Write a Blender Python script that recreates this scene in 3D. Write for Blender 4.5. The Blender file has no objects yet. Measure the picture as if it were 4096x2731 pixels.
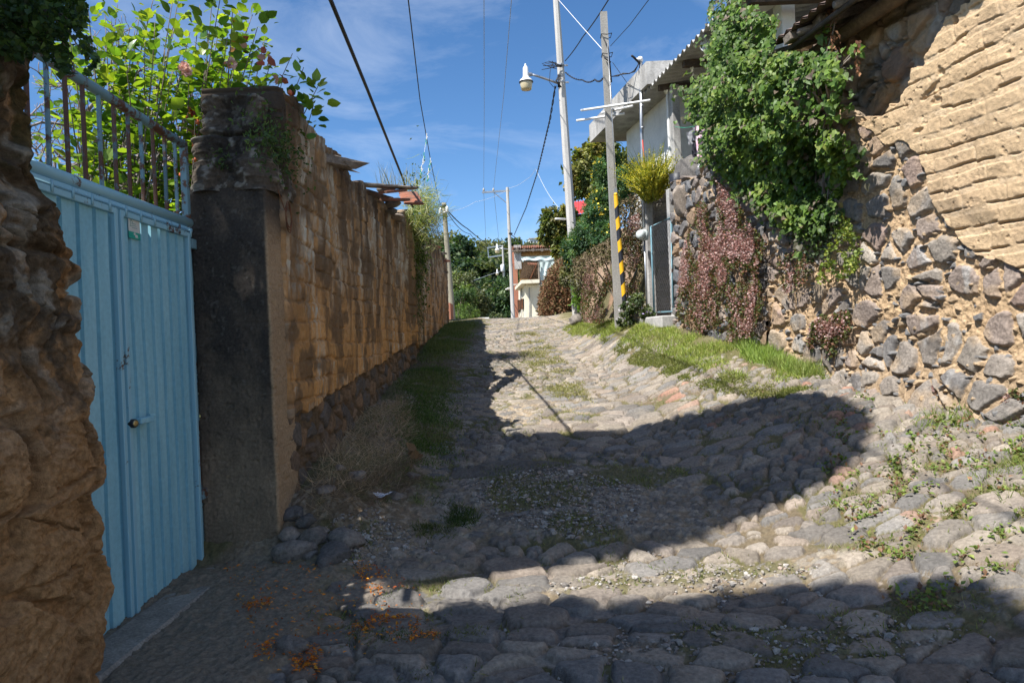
import bpy, math, numpy as np
from mathutils import Vector, Matrix
rng = np.random.default_rng(7)
C = bpy.context.scene.collection
R = math.radians
# ------------------------------------------------------------------ camera model (photo pixels 4096 x 2731)
FPX, ROLL, EYE = 2850.0, 0.043, 1.6
cr, sr = math.cos(ROLL), math.sin(ROLL)
def U(px, py, d):
    a, b = px - 2048.0, 1365.5 - py
    return np.array([(a*cr + b*sr)/FPX*d, d, EYE + (-a*sr + b*cr)/FPX*d])
def UX(px, py, x):
    a, b = px - 2048.0, 1365.5 - py
    return U(px, py, x*FPX/(a*cr + b*sr))
WA, WS = 5.0, -0.17                       # plane of the right hand walls: x = WA + WS*y
def UW(px, py, off=0.0):
    a, b = px - 2048.0, 1365.5 - py
    return U(px, py, (WA+off)/((a*cr + b*sr)/FPX - WS))
SUNV = np.array([0.52, 0.44, -1.0])       # way the light travels
# ------------------------------------------------------------------ numpy noise
def h2(ix, iy, s=0):
    a = (ix.astype(np.int64)*374761393 + iy.astype(np.int64)*668265263 + s*1274126177) & 0xFFFFFFFF
    a = ((a ^ (a >> 13))*1103515245) & 0xFFFFFFFF
    a = ((a ^ (a >> 16))*2246822519) & 0xFFFFFFFF
    return ((a ^ (a >> 15)) & 0xFFFFFF)/16777216.0
def vn(x, y, s=0):
    x = np.asarray(x, float); y = np.asarray(y, float)
    ix, iy = np.floor(x), np.floor(y); fx, fy = x-ix, y-iy
    fx = fx*fx*(3-2*fx); fy = fy*fy*(3-2*fy)
    a, b, c, d = h2(ix, iy, s), h2(ix+1, iy, s), h2(ix, iy+1, s), h2(ix+1, iy+1, s)
    return (a*(1-fx)+b*fx)*(1-fy) + (c*(1-fx)+d*fx)*fy
def fbm(x, y, o=4, s=0, g=.5):
    t = 0; A = 1; n = 0
    for i in range(o):
        t = t + A*vn(x*2**i+13.7*i, y*2**i+7.1*i, s+i*17); n += A; A *= g
    return t/n                               # 0..1
def sst(a, b, x):
    t = np.clip((x-a)/(b-a), 0, 1); return t*t*(3-2*t)
def voro(x, y, cx, cy, s=0, jit=.85, drop=.2, Rr=2):
    u, v = x/cx, y/cy; iu, iv = np.floor(u), np.floor(v)
    best = np.full(u.shape, 1e9); bu = np.zeros(u.shape); bv = np.zeros(u.shape); bi = np.zeros(u.shape); bj = np.zeros(u.shape)
    nb = [(i, j) for i in range(-Rr, Rr+1) for j in range(-Rr, Rr+1)]
    def pt(i, j):
        a, b = iu+i, iv+j
        return a, b, a+.5+(h2(a, b, s+1)-.5)*jit, b+.5+(h2(a, b, s+2)-.5)*jit, h2(a, b, s+3) < drop
    for i, j in nb:
        a, b, qx, qy, dr = pt(i, j)
        d = (qx-u)**2 + (qy-v)**2 + dr*50.0
        m = d < best
        best = np.where(m, d, best); bu = np.where(m, qx, bu); bv = np.where(m, qy, bv); bi = np.where(m, a, bi); bj = np.where(m, b, bj)
    e = np.full(u.shape, 1e9)
    for i, j in nb:
        a, b, qx, qy, dr = pt(i, j)
        ex, ey = qx-bu, qy-bv; L = np.sqrt(ex*ex+ey*ey)
        dd = ((bu+qx)*.5-u)*ex + ((bv+qy)*.5-v)*ey
        dd = np.where((L > 1e-6) & ~dr, dd/np.maximum(L, 1e-6), 1e9)
        e = np.minimum(e, dd)
    return e*min(cx, cy), h2(bi, bj, s+5), h2(bi, bj, s+6), h2(bi, bj, s+7), (u-bu)*cx, (v-bv)*cy
def mix(a, b, t):
    return np.asarray(a)*(1-t)[..., None] + np.asarray(b)*t[..., None]
def pal(r, cols):
    cols = np.asarray(cols, float); return cols[np.minimum((r*len(cols)).astype(int), len(cols)-1)]
# ------------------------------------------------------------------ object helpers
def tag(o, label=None, cat=None, group=None, kind=None):
    if label: o['label'] = label
    if cat: o['category'] = cat
    if group: o['group'] = group
    if kind: o['kind'] = kind
    return o
def org(p):
    v = np.zeros(3)
    while p is not None:
        v = v + np.array(p.location); p = p.parent
    return v
def thing(name, loc, label=None, cat=None, group=None):
    o = bpy.data.objects.new(name, None); C.objects.link(o); o.location = [float(t) for t in loc]
    o.empty_display_size = .2
    return tag(o, label, cat, group)
def mk(name, V, F, mat, parent=None, col=None, smooth=True, base=None):
    """verts in world space; base sets the origin of a thing that is one mesh"""
    V = np.asarray(V, float).reshape(-1, 3); F = np.asarray(F, np.int32)
    o0 = org(parent) if parent is not None else (np.asarray(base, float) if base is not None else np.zeros(3))
    m = bpy.data.meshes.new(name); k = F.shape[1]
    m.vertices.add(len(V)); m.vertices.foreach_set('co', (V-o0).astype(np.float32).ravel())
    m.loops.add(F.size); m.loops.foreach_set('vertex_index', F.ravel())
    m.polygons.add(len(F)); m.polygons.foreach_set('loop_start', np.arange(0, F.size, k, dtype=np.int32))
    m.polygons.foreach_set('loop_total', np.full(len(F), k, np.int32))
    m.polygons.foreach_set('use_smooth', np.full(len(F), smooth, bool))
    m.update(calc_edges=True)
    if col is not None:
        c = np.ones((len(V), 4), np.float32); c[:, :3] = np.clip(np.asarray(col).reshape(-1, 3), 0, 1)
        m.attributes.new('col', 'FLOAT_COLOR', 'POINT').data.foreach_set('color', c.ravel())
    m.materials.append(mat)
    o = bpy.data.objects.new(name, m); C.objects.link(o)
    if parent is not None: o.parent = parent
    elif base is not None: o.location = [float(t) for t in base]
    return o
def gridF(nu, nv):
    i = np.arange(nu-1)[:, None]*nv + np.arange(nv-1)[None, :]
    return np.stack([i, i+nv, i+nv+1, i+1], -1).reshape(-1, 4)
class MB:
    def __init__(s): s.v = []; s.f = []; s.n = 0
    def add(s, V, F):
        s.v.append(np.asarray(V, float)); s.f += [tuple(int(i)+s.n for i in f) for f in F]; s.n += len(V); return s
    def box(s, c, size, M=None, bev=0.0):
        x, y, z = np.asarray(size)/2.0; b = min(bev, x*.9, y*.9, z*.9)
        if b <= 0:
            V = np.array([(i*x, j*y, k*z) for i in (-1, 1) for j in (-1, 1) for k in (-1, 1)])
            F = [(0, 1, 3, 2), (4, 6, 7, 5), (0, 4, 5, 1), (2, 3, 7, 6), (0, 2, 6, 4), (1, 5, 7, 3)]
        else:
            V = []; 
            for i in (-1, 1):
                for j in (-1, 1):
                    for k in (-1, 1):
                        V += [(i*x, j*(y-b), k*(z-b)), (i*(x-b), j*y, k*(z-b)), (i*(x-b), j*(y-b), k*z)]
            V = np.array(V); ix = lambda i, j, k, t: ((i > 0)*4+(j > 0)*2+(k > 0))*3+t
            F = []
            for i in (-1, 1):
                F.append([ix(i, -1, -1, 0), ix(i, 1, -1, 0), ix(i, 1, 1, 0), ix(i, -1, 1, 0)][::i])
                F.append([ix(-1, i, -1, 1), ix(-1, i, 1, 1), ix(1, i, 1, 1), ix(1, i, -1, 1)][::i])
                F.append([ix(-1, -1, i, 2), ix(1, -1, i, 2), ix(1, 1, i, 2), ix(-1, 1, i, 2)][::i])
                for j in (-1, 1):
                    F.append((ix(i, j, -1, 0), ix(i, j, 1, 0), ix(i, j, 1, 1), ix(i, j, -1, 1)))
                    F.append((ix(i, -1, j, 0), ix(i, 1, j, 0), ix(i, 1, j, 2), ix(i, -1, j, 2)))
                    F.append((ix(-1, i, j, 1), ix(1, i, j, 1), ix(1, i, j, 2), ix(-1, i, j, 2)))
                    for k in (-1, 1): F.append((ix(i, j, k, 0), ix(i, j, k, 1), ix(i, j, k, 2)))
        if M is not None: V = V @ np.asarray(M).T
        return s.add(V+np.asarray(c, float), F)
    def tube(s, P, r, n=8, cap=True, sx=1.0):
        P = np.asarray(P, float); m = len(P); r = np.broadcast_to(np.asarray(r, float), (m,))
        T = np.gradient(P, axis=0); T /= np.maximum(np.linalg.norm(T, axis=1, keepdims=True), 1e-9)
        up = np.array([0, 0, 1.0]) if abs(T[0, 2]) < .9 else np.array([1.0, 0, 0])
        V = []
        for i in range(m):
            a = np.cross(T[i], up); a /= max(np.linalg.norm(a), 1e-9); b = np.cross(a, T[i]); up = b
            th = np.arange(n)*2*math.pi/n + math.pi/n
            V.append(P[i] + r[i]*(np.cos(th)[:, None]*a*sx + np.sin(th)[:, None]*b))
        F = [(i*n+j, i*n+(j+1) % n, (i+1)*n+(j+1) % n, (i+1)*n+j) for i in range(m-1) for j in range(n)]
        if cap: F += [tuple(range(n-1, -1, -1)), tuple((m-1)*n+j for j in range(n))]
        return s.add(np.concatenate(V), F)
    def lathe(s, prof, c, n=20, axis=None):
        th = np.arange(n)*2*math.pi/n; V = []
        for r, z in prof: V += [(r*math.cos(t), r*math.sin(t), z) for t in th]
        V = np.array(V); m = len(prof)
        if axis is not None:
            q = Vector((0, 0, 1)).rotation_difference(Vector(axis)).to_matrix(); V = V @ np.array(q).T
        F = [(i*n+j, i*n+(j+1) % n, (i+1)*n+(j+1) % n, (i+1)*n+j) for i in range(m-1) for j in range(n)]
        F += [tuple(range(n-1, -1, -1)), tuple((m-1)*n+j for j in range(n))]
        return s.add(V+np.asarray(c, float), F)
    def build(s, name, mat, parent=None, smooth=False, base=None):
        V = np.concatenate(s.v); o0 = org(parent) if parent is not None else (np.asarray(base, float) if base is not None else np.zeros(3))
        m = bpy.data.meshes.new(name); m.from_pydata((V-o0).tolist(), [], s.f); m.update()
        if smooth: m.polygons.foreach_set('use_smooth', np.ones(len(m.polygons), bool))
        m.materials.append(mat); o = bpy.data.objects.new(name, m); C.objects.link(o)
        if parent is not None: o.parent = parent
        elif base is not None: o.location = [float(t) for t in base]
        return o
def RZ(a): return np.array([[math.cos(a), -math.sin(a), 0], [math.sin(a), math.cos(a), 0], [0, 0, 1]])
def RX(a): return np.array([[1, 0, 0], [0, math.cos(a), -math.sin(a)], [0, math.sin(a), math.cos(a)]])
def RY(a): return np.array([[math.cos(a), 0, math.sin(a)], [0, 1, 0], [-math.sin(a), 0, math.cos(a)]])
def copy_tree(o, parent=None):
    c = o.copy(); C.objects.link(c); c.parent = parent
    for ch in list(o.children): copy_tree(ch, c)
    return c
# ------------------------------------------------------------------ materials
def nodes(name):
    m = bpy.data.materials.new(name); m.use_nodes = True; nt = m.node_tree; nt.nodes.clear()
    out = nt.nodes.new('ShaderNodeOutputMaterial'); b = nt.nodes.new('ShaderNodeBsdfPrincipled')
    nt.links.new(b.outputs[0], out.inputs[0]); return m, nt, b, out
def N(nt, t, **kw):
    n = nt.nodes.new(t)
    for k, v in kw.items():
        if k in n.inputs: n.inputs[k].default_value = v
        else: setattr(n, k, v)
    return n
def noise(nt, sc, det=4, rough=.6, stretch=None):
    tc = N(nt, 'ShaderNodeTexCoord'); n = N(nt, 'ShaderNodeTexNoise', Scale=sc, Detail=det, Roughness=rough)
    src = tc.outputs['Object']
    if stretch:
        mp = N(nt, 'ShaderNodeMapping'); mp.inputs['Scale'].default_value = stretch; nt.links.new(src, mp.inputs[0]); src = mp.outputs[0]
    nt.links.new(src, n.inputs['Vector']); return n
def ramp(nt, src, a, b, ca=(0, 0, 0, 1), cb=(1, 1, 1, 1)):
    r = N(nt, 'ShaderNodeValToRGB'); r.color_ramp.elements[0].position = a; r.color_ramp.elements[1].position = b
    r.color_ramp.elements[0].color = ca; r.color_ramp.elements[1].color = cb; nt.links.new(src, r.inputs[0]); return r
def mixc(nt, mode, fac, a, b):
    m = N(nt, 'ShaderNodeMix'); m.data_type = 'RGBA'; m.blend_type = mode
    for v, i in ((fac, 0), (a, 6), (b, 7)):
        if hasattr(v, 'is_linked') or hasattr(v, 'links'): nt.links.new(v, m.inputs[i])
        else: m.inputs[i].default_value = v
    return m.outputs[2]
def bump(nt, b, src, st, dist):
    n = N(nt, 'ShaderNodeBump', Strength=st, Distance=dist); nt.links.new(src, n.inputs['Height']); nt.links.new(n.outputs[0], b.inputs['Normal'])
def mat_attr(name, rough=.9, ns=45, lo=.72, hi=1.22, bs=.5, bd=.006, ns2=160, spec=.2):
    m, nt, b, out = nodes(name)
    at = N(nt, 'ShaderNodeAttribute', attribute_name='col')
    n1 = noise(nt, ns, 6, .65); n2 = noise(nt, ns2, 3, .6)
    v = N(nt, 'ShaderNodeMapRange'); nt.links.new(n1.outputs[0], v.inputs[0]); v.inputs[1].default_value = .3; v.inputs[2].default_value = .7
    v.inputs[3].default_value = lo; v.inputs[4].default_value = hi
    c = mixc(nt, 'MULTIPLY', 1.0, at.outputs['Color'], v.outputs[0]); nt.links.new(c, b.inputs['Base Color'])
    ad = N(nt, 'ShaderNodeMath', operation='ADD'); nt.links.new(n1.outputs[0], ad.inputs[0]); nt.links.new(n2.outputs[0], ad.inputs[1])
    bump(nt, b, ad.outputs[0], bs, bd)
    b.inputs['Roughness'].default_value = rough; b.inputs['Specular IOR Level'].default_value = spec
    return m
def mat(name, col, rough=.7, metal=0, col2=None, ns=8, a=.4, bb=.65, det=6, bs=.2, bd=.004, stretch=None, vary=.25, ns2=70, spec=.4, trans=0):
    """two colours mixed through noise, with finer value noise and a bump"""
    m, nt, b, out = nodes(name); c4 = (*col, 1)
    n1 = noise(nt, ns, det, .65, stretch); n2 = noise(nt, ns2, 5, .65)
    base = c4
    if col2 is not None:
        r = ramp(nt, n1.outputs[0], a, bb); base = mixc(nt, 'MIX', r.outputs[0], c4, (*col2, 1))
    v = N(nt, 'ShaderNodeMapRange'); nt.links.new(n2.outputs[0], v.inputs[0]); v.inputs[1].default_value = .3; v.inputs[2].default_value = .7
    v.inputs[3].default_value = 1-vary; v.inputs[4].default_value = 1+vary
    c = mixc(nt, 'MULTIPLY', 1.0, base, v.outputs[0]); nt.links.new(c, b.inputs['Base Color'])
    b.inputs['Roughness'].default_value = rough; b.inputs['Metallic'].default_value = metal; b.inputs['Specular IOR Level'].default_value = spec
    bump(nt, b, n2.outputs[0], bs, bd)
    return m
def mat_leaf(name, rough=.5, tr=.35, boost=(1.25, 1.35, .5), spec=.35):
    m, nt, b, out = nodes(name)
    at = N(nt, 'ShaderNodeAttribute', attribute_name='col'); n1 = noise(nt, 9, 3)
    v = N(nt, 'ShaderNodeMapRange'); nt.links.new(n1.outputs[0], v.inputs[0]); v.inputs[1].default_value = .3; v.inputs[2].default_value = .7
    v.inputs[3].default_value = .8; v.inputs[4].default_value = 1.2
    c = mixc(nt, 'MULTIPLY', 1.0, at.outputs['Color'], v.outputs[0]); nt.links.new(c, b.inputs['Base Color'])
    t = N(nt, 'ShaderNodeBsdfTranslucent'); c2 = mixc(nt, 'MULTIPLY', 1.0, c, (*boost, 1)); nt.links.new(c2, t.inputs[0])
    mx = N(nt, 'ShaderNodeMixShader'); mx.inputs[0].default_value = tr
    nt.links.new(b.outputs[0], mx.inputs[1]); nt.links.new(t.outputs[0], mx.inputs[2]); nt.links.new(mx.outputs[0], out.inputs[0])
    b.inputs['Roughness'].default_value = rough; b.inputs['Specular IOR Level'].default_value = spec
    return m
M = {}
M['road'] = mat_attr('cobbles', .88, 42, .66, 1.32, .9, .010, 170)
M['stone'] = mat_attr('wall_stone', .92, 40, .62, 1.32, .9, .012, 130)
M['adobe'] = mat_attr('adobe', .95, 30, .85, 1.14, .7, .008, 120, .1)
M['grit'] = mat_attr('gritty_earth', .95, 48, .58, 1.36, 1.0, .010, 210, .1)
M['sill'] = mat('worn_sill', (.20, .185, .16), .95, 0, (.30, .28, .245), 6, .4, .65, bs=.7, bd=.01, vary=.35, ns2=60)
M['earth'] = mat_attr('earth', .95, 14, .7, 1.25, .7, .03, 60)
M['conc'] = mat_attr('weathered_concrete', .9, 60, .65, 1.3, .5, .004, 220)
M['leaf'] = mat_leaf('leaf'); M['leafdry'] = mat_leaf('dry_leaf', .8, .2, (1.1, 1, .8), .1)
M['leafbig'] = mat_leaf('thin_leaf', .38, .5, (1.5, 1.45, .35), .5)
M['bark'] = mat('bark', (.13, .10, .075), .95, 0, (.22, .19, .15), 9, .4, .6, bs=.9, bd=.02, stretch=(1, 1, .3), ns2=30)
M['palebark'] = mat('pale_bark', (.30, .25, .24), .8, 0, (.17, .14, .13), 14, .4, .65, bs=.4, bd=.008)
M['blue'] = mat('blue_paint', (.21, .47, .58), .5, 0, (.34, .61, .69), 7, .32, .68, det=8, bs=.15, bd=.002, vary=.10, ns2=30, spec=.35, stretch=(1, 1, .16))
def blue_rust(name, amt, k=1.0):
    m, nt, b, out = nodes(name)
    n0 = noise(nt, 3, 3); n1 = noise(nt, 11, 9, .74); n2 = noise(nt, 60, 5, .6); n3 = noise(nt, 2.2, 3, .5)
    base = mixc(nt, 'MIX', n0.outputs[0], (.16*k, .33*k, .41*k, 1), (.23*k, .38*k, .43*k, 1))
    ru = mixc(nt, 'MIX', n2.outputs[0], (.045, .022, .014, 1), (.17, .07, .032, 1))
    ad = N(nt, 'ShaderNodeMath', operation='MULTIPLY_ADD'); nt.links.new(n3.outputs[0], ad.inputs[0]); ad.inputs[1].default_value = .9; nt.links.new(n1.outputs[0], ad.inputs[2])
    r = ramp(nt, ad.outputs[0], 0, 1); r.color_ramp.elements[0].position = .5; r.color_ramp.elements[1].position = .56
    mp_ = N(nt, 'ShaderNodeMath', operation='SUBTRACT'); nt.links.new(ad.outputs[0], mp_.inputs[0]); mp_.inputs[1].default_value = .56-amt; nt.links.new(mp_.outputs[0], r.inputs[0])
    c = mixc(nt, 'MIX', r.outputs[0], base, ru); nt.links.new(c, b.inputs['Base Color'])
    b.inputs['Roughness'].default_value = .6; bump(nt, b, ad.outputs[0], .3, .003); return m
M['bluerust'] = blue_rust('rusting_blue_paint', .0); M['bluedark'] = blue_rust('bar_paint', .20, .45); M['bluelight'] = blue_rust('frame_paint', -.02, 1.5); M['bluerust2'] = blue_rust('rusty_pipe_paint', .13, .8)
M['rust'] = mat('rust', (.10, .04, .02), .9, 0, (.22, .09, .04), 12, bs=.5)
M['pole'] = mat('pole_concrete', (.50, .48, .45), .85, 0, (.40, .385, .36), 3, .4, .65, bs=.25, bd=.006, ns2=35, vary=.15, stretch=(1, 1, .25))
M['pole2'] = mat('grey_pole_concrete', (.32, .305, .275), .9, 0, (.25, .24, .22), 4, .4, .65, bs=.35, bd=.008, ns2=40, stretch=(1, 1, .3))
M['wood'] = mat('weathered_wood', (.14, .11, .085), .9, 0, (.27, .23, .19), 10, .4, .65, bs=.7, bd=.01, stretch=(1, .15, 1), ns2=40)
M['woodbeam'] = mat('beam_wood', (.24, .155, .085), .85, 0, (.16, .10, .06), 8, .4, .65, bs=.6, bd=.01, ns2=30)
M['woodpole'] = mat('pole_wood', (.30, .27, .20), .9, 0, (.22, .20, .15), 8, .4, .65, bs=.5, bd=.01, stretch=(1, 1, .1), ns2=25)
M['darkwood'] = mat('dark_wood', (.06, .045, .035), .9, 0, (.12, .085, .06), 9, bs=.7, bd=.01)
M['tile'] = mat('clay_tile', (.30, .11, .06), .85, 0, (.16, .09, .065), 9, .4, .62, bs=.4)
M['redroof'] = mat('red_roof', (.45, .05, .05), .6, 0, (.36, .04, .04), 5)
M['white'] = mat('limewash', (.72, .71, .68), .85, 0, (.58, .57, .55), 2.2, .45, .7, bs=.15, ns2=20, vary=.07)
M['cream'] = mat('cream_plaster', (.74, .68, .54), .85, 0, (.66, .58, .42), 1.5, .45, .7, ns2=20, vary=.06)
M['slab'] = mat('stained_slab', (.44, .425, .40), .9, 0, (.27, .26, .245), 3, .42, .6, bs=.3, ns2=30, stretch=(1, 1, .4))
M['corr'] = mat('fibre_cement_sheet', (.50, .49, .47), .85, 0, (.34, .33, .31), 4, bs=.2)
M['oldcorr'] = mat('old_roof_sheet', (.17, .12, .09), .85, 0, (.09, .06, .05), 5, bs=.3)
M['pvc'] = mat('white_plastic', (.75, .74, .72), .4, 0, vary=.05)
M['steel'] = mat('galvanised_steel', (.42, .44, .46), .4, .8, (.32, .33, .35), 9, vary=.1)
M['wire'] = mat('black_cable', (.012, .012, .014), .6, vary=.1)
M['wiregrey'] = mat('grey_cable', (.30, .31, .33), .5, vary=.1)
M['lampwhite'] = mat('lamp_housing', (.72, .72, .72), .4, 0, vary=.04)
M['lampglass'] = mat('frosted_lamp_cup', (.50, .42, .27), .25, 0, (.6, .5, .3), 5, vary=.05, spec=.6)
M['yellow'] = mat('yellow_paint', (.75, .42, .015), .45, 0, (.62, .36, .03), 12, .55, .7, vary=.06)
M['black'] = mat('black_paint', (.02, .022, .03), .5, 0, (.12, .13, .15), 14, .62, .7, vary=.1)
M['glass'] = mat('meter_glass', (.55, .60, .58), .12, 0, vary=.03, spec=.8)
M['metergrey'] = mat('meter_grey', (.42, .46, .45), .5)
M['brick'] = mat('red_brick', (.42, .17, .10), .9, 0, (.33, .15, .10), 12)
M['block'] = mat('concrete_block', (.16, .15, .14), .95, 0, (.22, .205, .19), 7, .4, .65, bs=1.0, bd=.012, ns2=55, vary=.35)
M['tarp'] = mat('pale_tarp', (.50, .58, .56), .5, 0, (.40, .48, .46), 3, vary=.06)
M['dark'] = mat('dark_opening', (.02, .018, .016), .8)
M['pink'] = mat('pink_cloth', (.75, .42, .52), .85, 0, (.75, .62, .66), 9); M['greycloth'] = mat('grey_cloth', (.22, .22, .24), .9, 0, (.32, .32, .33), 7)
M['whitecloth'] = mat('white_cloth', (.72, .70, .72), .9); M['blackcloth'] = mat('black_cloth', (.02, .02, .03), .8)
M['paper'] = mat('crumpled_paper', (.80, .80, .86), .8, vary=.04)
M['teal'] = mat('teal_print', (.02, .36, .27), .5, vary=.03); M['stickwhite'] = mat('sticker_white', (.62, .63, .58), .5, vary=.03); M['ink'] = mat('sticker_ink', (.25, .42, .40), .5, vary=.03)
M['brass'] = mat('padlock_brass', (.45, .36, .18), .35, .9); M['dish'] = mat('dish_metal', (.62, .63, .63), .45, 0, (.5, .51, .52), 6, vary=.05)
M['petal'] = mat_leaf('petal', .6, .3, (1.1, 1, .8)); M['hillwhite'] = mat('far_white', (.75, .75, .73), .8, vary=.04)
M['redplastic'] = mat('red_cable', (.45, .06, .04), .5)
M['rag1'] = mat('green_ribbon', (.02, .28, .16), .6); M['rag2'] = mat('white_ribbon', (.72, .70, .66), .6)
# ================================================================== ground shape
_y = np.linspace(-60, 620, 6801)
_z = np.interp(_y, [-60, -5, 0, 3, 5, 9, 13, 17, 22, 24, 30, 40, 50, 58, 64, 80, 95, 110, 140, 180, 260, 620],
               [-3, -.25, -.05, 0, .1, .70, 1.2, 1.66, 2.2, 2.36, 2.53, 2.78, 3.06, 3.28, 3.0, 0, -1, 1, 8, 17, 26, 30])
_k = np.hanning(21); _z = np.convolve(np.pad(_z, 10, mode='edge'), _k/_k.sum(), 'valid')
def prof(y): return np.interp(y, _y, _z)
def xr(y): return WA + WS*y
def xg(y): return np.interp(y, [-60, 13.8, 15, 20, 24, 30, 36, 42, 60], [WA-60*WS, WA+13.8*WS, 2.5, 2.45, 2.3, 1.95, 1.9, 2.6, 3.6])
_ay = [-5, 3, 6, 8, 12.4, 14, 16, 20, 24, 60]; _aA = [.5, .58, .60, .48, .62, .55, .40, .12, .08, 0]
def gz(x, y):
    x = np.asarray(x, float); y = np.asarray(y, float)
    w = np.interp(y, [0, 6, 12, 20], [3.2, 3.0, 1.7, 1.2])
    z = prof(y) + np.interp(y, _ay, _aA)*sst(0, 1, (x-(xg(y)-w))/w)
    hp = sst(-.75, -1.75, x)*sst(4.9, 5.6, y)*np.interp(y, [5, 6, 9, 14, 22], [.30, .30, .14, .05, .0])
    return z + hp*(.7+.6*vn(x*2.1, y*2.1, 3)) + (vn(x*.9, y*.9, 5)-.5)*.07*sst(1, 4, y)
def G(px, py, dmax=70):
    d = np.concatenate([np.linspace(1.5, 30, 1500), np.linspace(30.1, dmax, 500)])
    r = U(px, py, 1.0); X, Z = r[0]*d, EYE+(r[2]-EYE)*d
    below = np.where(Z < gz(X, d))[0]
    i = below[0] if len(below) else len(d)-1
    return np.array([X[i], d[i], float(gz(X[i], d[i]))])
def poly_world(pts): return np.array([G(*p)[:2] for p in pts])
def inpoly(P, poly):
    x, y = P[:, 0], P[:, 1]; r = np.zeros(len(P), bool); n = len(poly)
    for i in range(n):
        x1, y1 = poly[i]; x2, y2 = poly[(i+1) % n]
        c = ((y1 > y) != (y2 > y)) & (x < (x2-x1)*(y-y1)/(y2-y1+1e-12)+x1); r ^= c
    return r
def sample_poly(poly, n):
    lo, hi = poly.min(0), poly.max(0); out = np.zeros((0, 2))
    while len(out) < n:
        P = lo + rng.random((4*n+50, 2))*(hi-lo); out = np.concatenate([out, P[inpoly(P, poly)]])
    return out[:n]
# ---- coarse terrain reaching the horizon, with the hill across the valley
xs = np.concatenate([np.linspace(-420, -30, 40), np.linspace(-28, -9, 20), np.linspace(-8, 9, 69), np.linspace(10, 40, 31), np.linspace(50, 420, 38)])
ys = np.concatenate([np.linspace(-60, -6, 28), np.linspace(-5, 32, 149), np.linspace(33, 80, 70), np.linspace(82, 300, 80), np.linspace(310, 620, 16)])
X, Y = np.meshgrid(xs, ys, indexing='ij')
Z = gz(np.clip(X, -4, 12), Y)
Z = Z - .14*sst(66, 60, Y)*(sst(-2.9, -2.2, X))*(1-sst(.2, .6, X-xg(Y)))*sst(1, 3, Y)
ter = sst(.55, .95, X-xg(Y))*sst(2.0, 3.2, Y)*sst(46, 38, Y)
Z = Z*(1-ter) + np.maximum(Z, np.interp(Y, [0, 12, 30, 60], [3.2, 3.75, 4.3, 4.4]))*ter
Z = Z + sst(75, 130, Y)*((fbm(X/60, Y/60, 3, 9)-.5)*14 - np.clip((X-15)*.03, -2, 5) + np.clip(-(X+8)*.06, 0, 5)) - sst(9, 30, X)*sst(20, 50, Y)*1.0*(Y < 75)
n_ = fbm(X*.5, Y*.5, 4, 21)
col = mix([.17, .125, .08], [.10, .11, .04], sst(.4, .6, n_))
col = mix(col, [.05, .07, .025], sst(70, 90, Y))
near = sst(66, 50, Y)*sst(-3, -2.2, X)*(1-sst(.2, .6, X-xg(Y)))
col = mix(col, [.24, .21, .175], near)
tag(mk('ground', np.stack([X, Y, Z], -1).reshape(-1, 3), gridF(len(xs), len(ys)), M['earth'], col=col), kind='structure')
# ---- the cobbled lane: stones, earth and gravel as one relief
rows = [1.9]
while rows[-1] < 34: rows.append(rows[-1] + float(np.clip(rows[-1]*.0021, .005, .045)))
while rows[-1] < 61: rows.append(rows[-1] + .12)
rows = np.array(rows); NC = 760
wd = .80*rows + .9
xl = np.maximum(-wd, -2.62 - .02*rows); xh = np.minimum(wd, xg(rows)+.25)
xh = np.where(rows > 26, np.minimum(xh, 3.6), xh)
t = np.linspace(0, 1, NC)
X = xl[None, :] + (xh-xl)[None, :]*t[:, None]; Y = np.broadcast_to(rows[None, :], X.shape)
wx = X + .13*(fbm(X*2.3, Y*2.3, 3, 31)-.5); wy = Y + .13*(fbm(X*2.3, Y*2.3, 3, 37)-.5)
e1, a1, b1, c1, dx1, dy1 = voro(wx, wy, .140, .102, 41, .95, .28)
e2, a2, b2, c2, dx2, dy2 = voro(wx+3.3, wy+1.7, .25, .17, 47, .95, .26)
big = sst(.53, .57, fbm(X*.9+2.2, Y*.9, 2, 53) + .14*sst(6.5, 4.0, Y))
use2 = big > .5
e = np.where(use2, e2, e1); a = np.where(use2, a2, a1); b = np.where(use2, b2, b1); cc = np.where(use2, c2, c1)
dx = np.where(use2, dx2, dx1); dy = np.where(use2, dy2, dy1)
cyy = np.where(use2, .17, .102); rn = np.sqrt((dx/np.where(use2, .25, .140))**2 + (dy/cyy)**2)
e = np.minimum(e, (.64+.36*a-rn)*cyy*.9)                              # worn corners: the gaps between rounded stones fill with soil
e = e + (fbm(X*19, Y*19, 4, 61)-.5)*.022
gap = .003 + .016*b
rr = np.where(use2, .026, .020)
dome = np.sqrt(np.clip(1-(1-np.clip((e-gap)/rr, 0, 1))**2, 0, 1))
hs = dome*(.034+.020*cc) - .022 + dx*(a-.5)*.11 + dy*(cc-.5)*.11 + (fbm(X*11, Y*11, 5, 67, .6)-.5)*.018*dome
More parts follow.
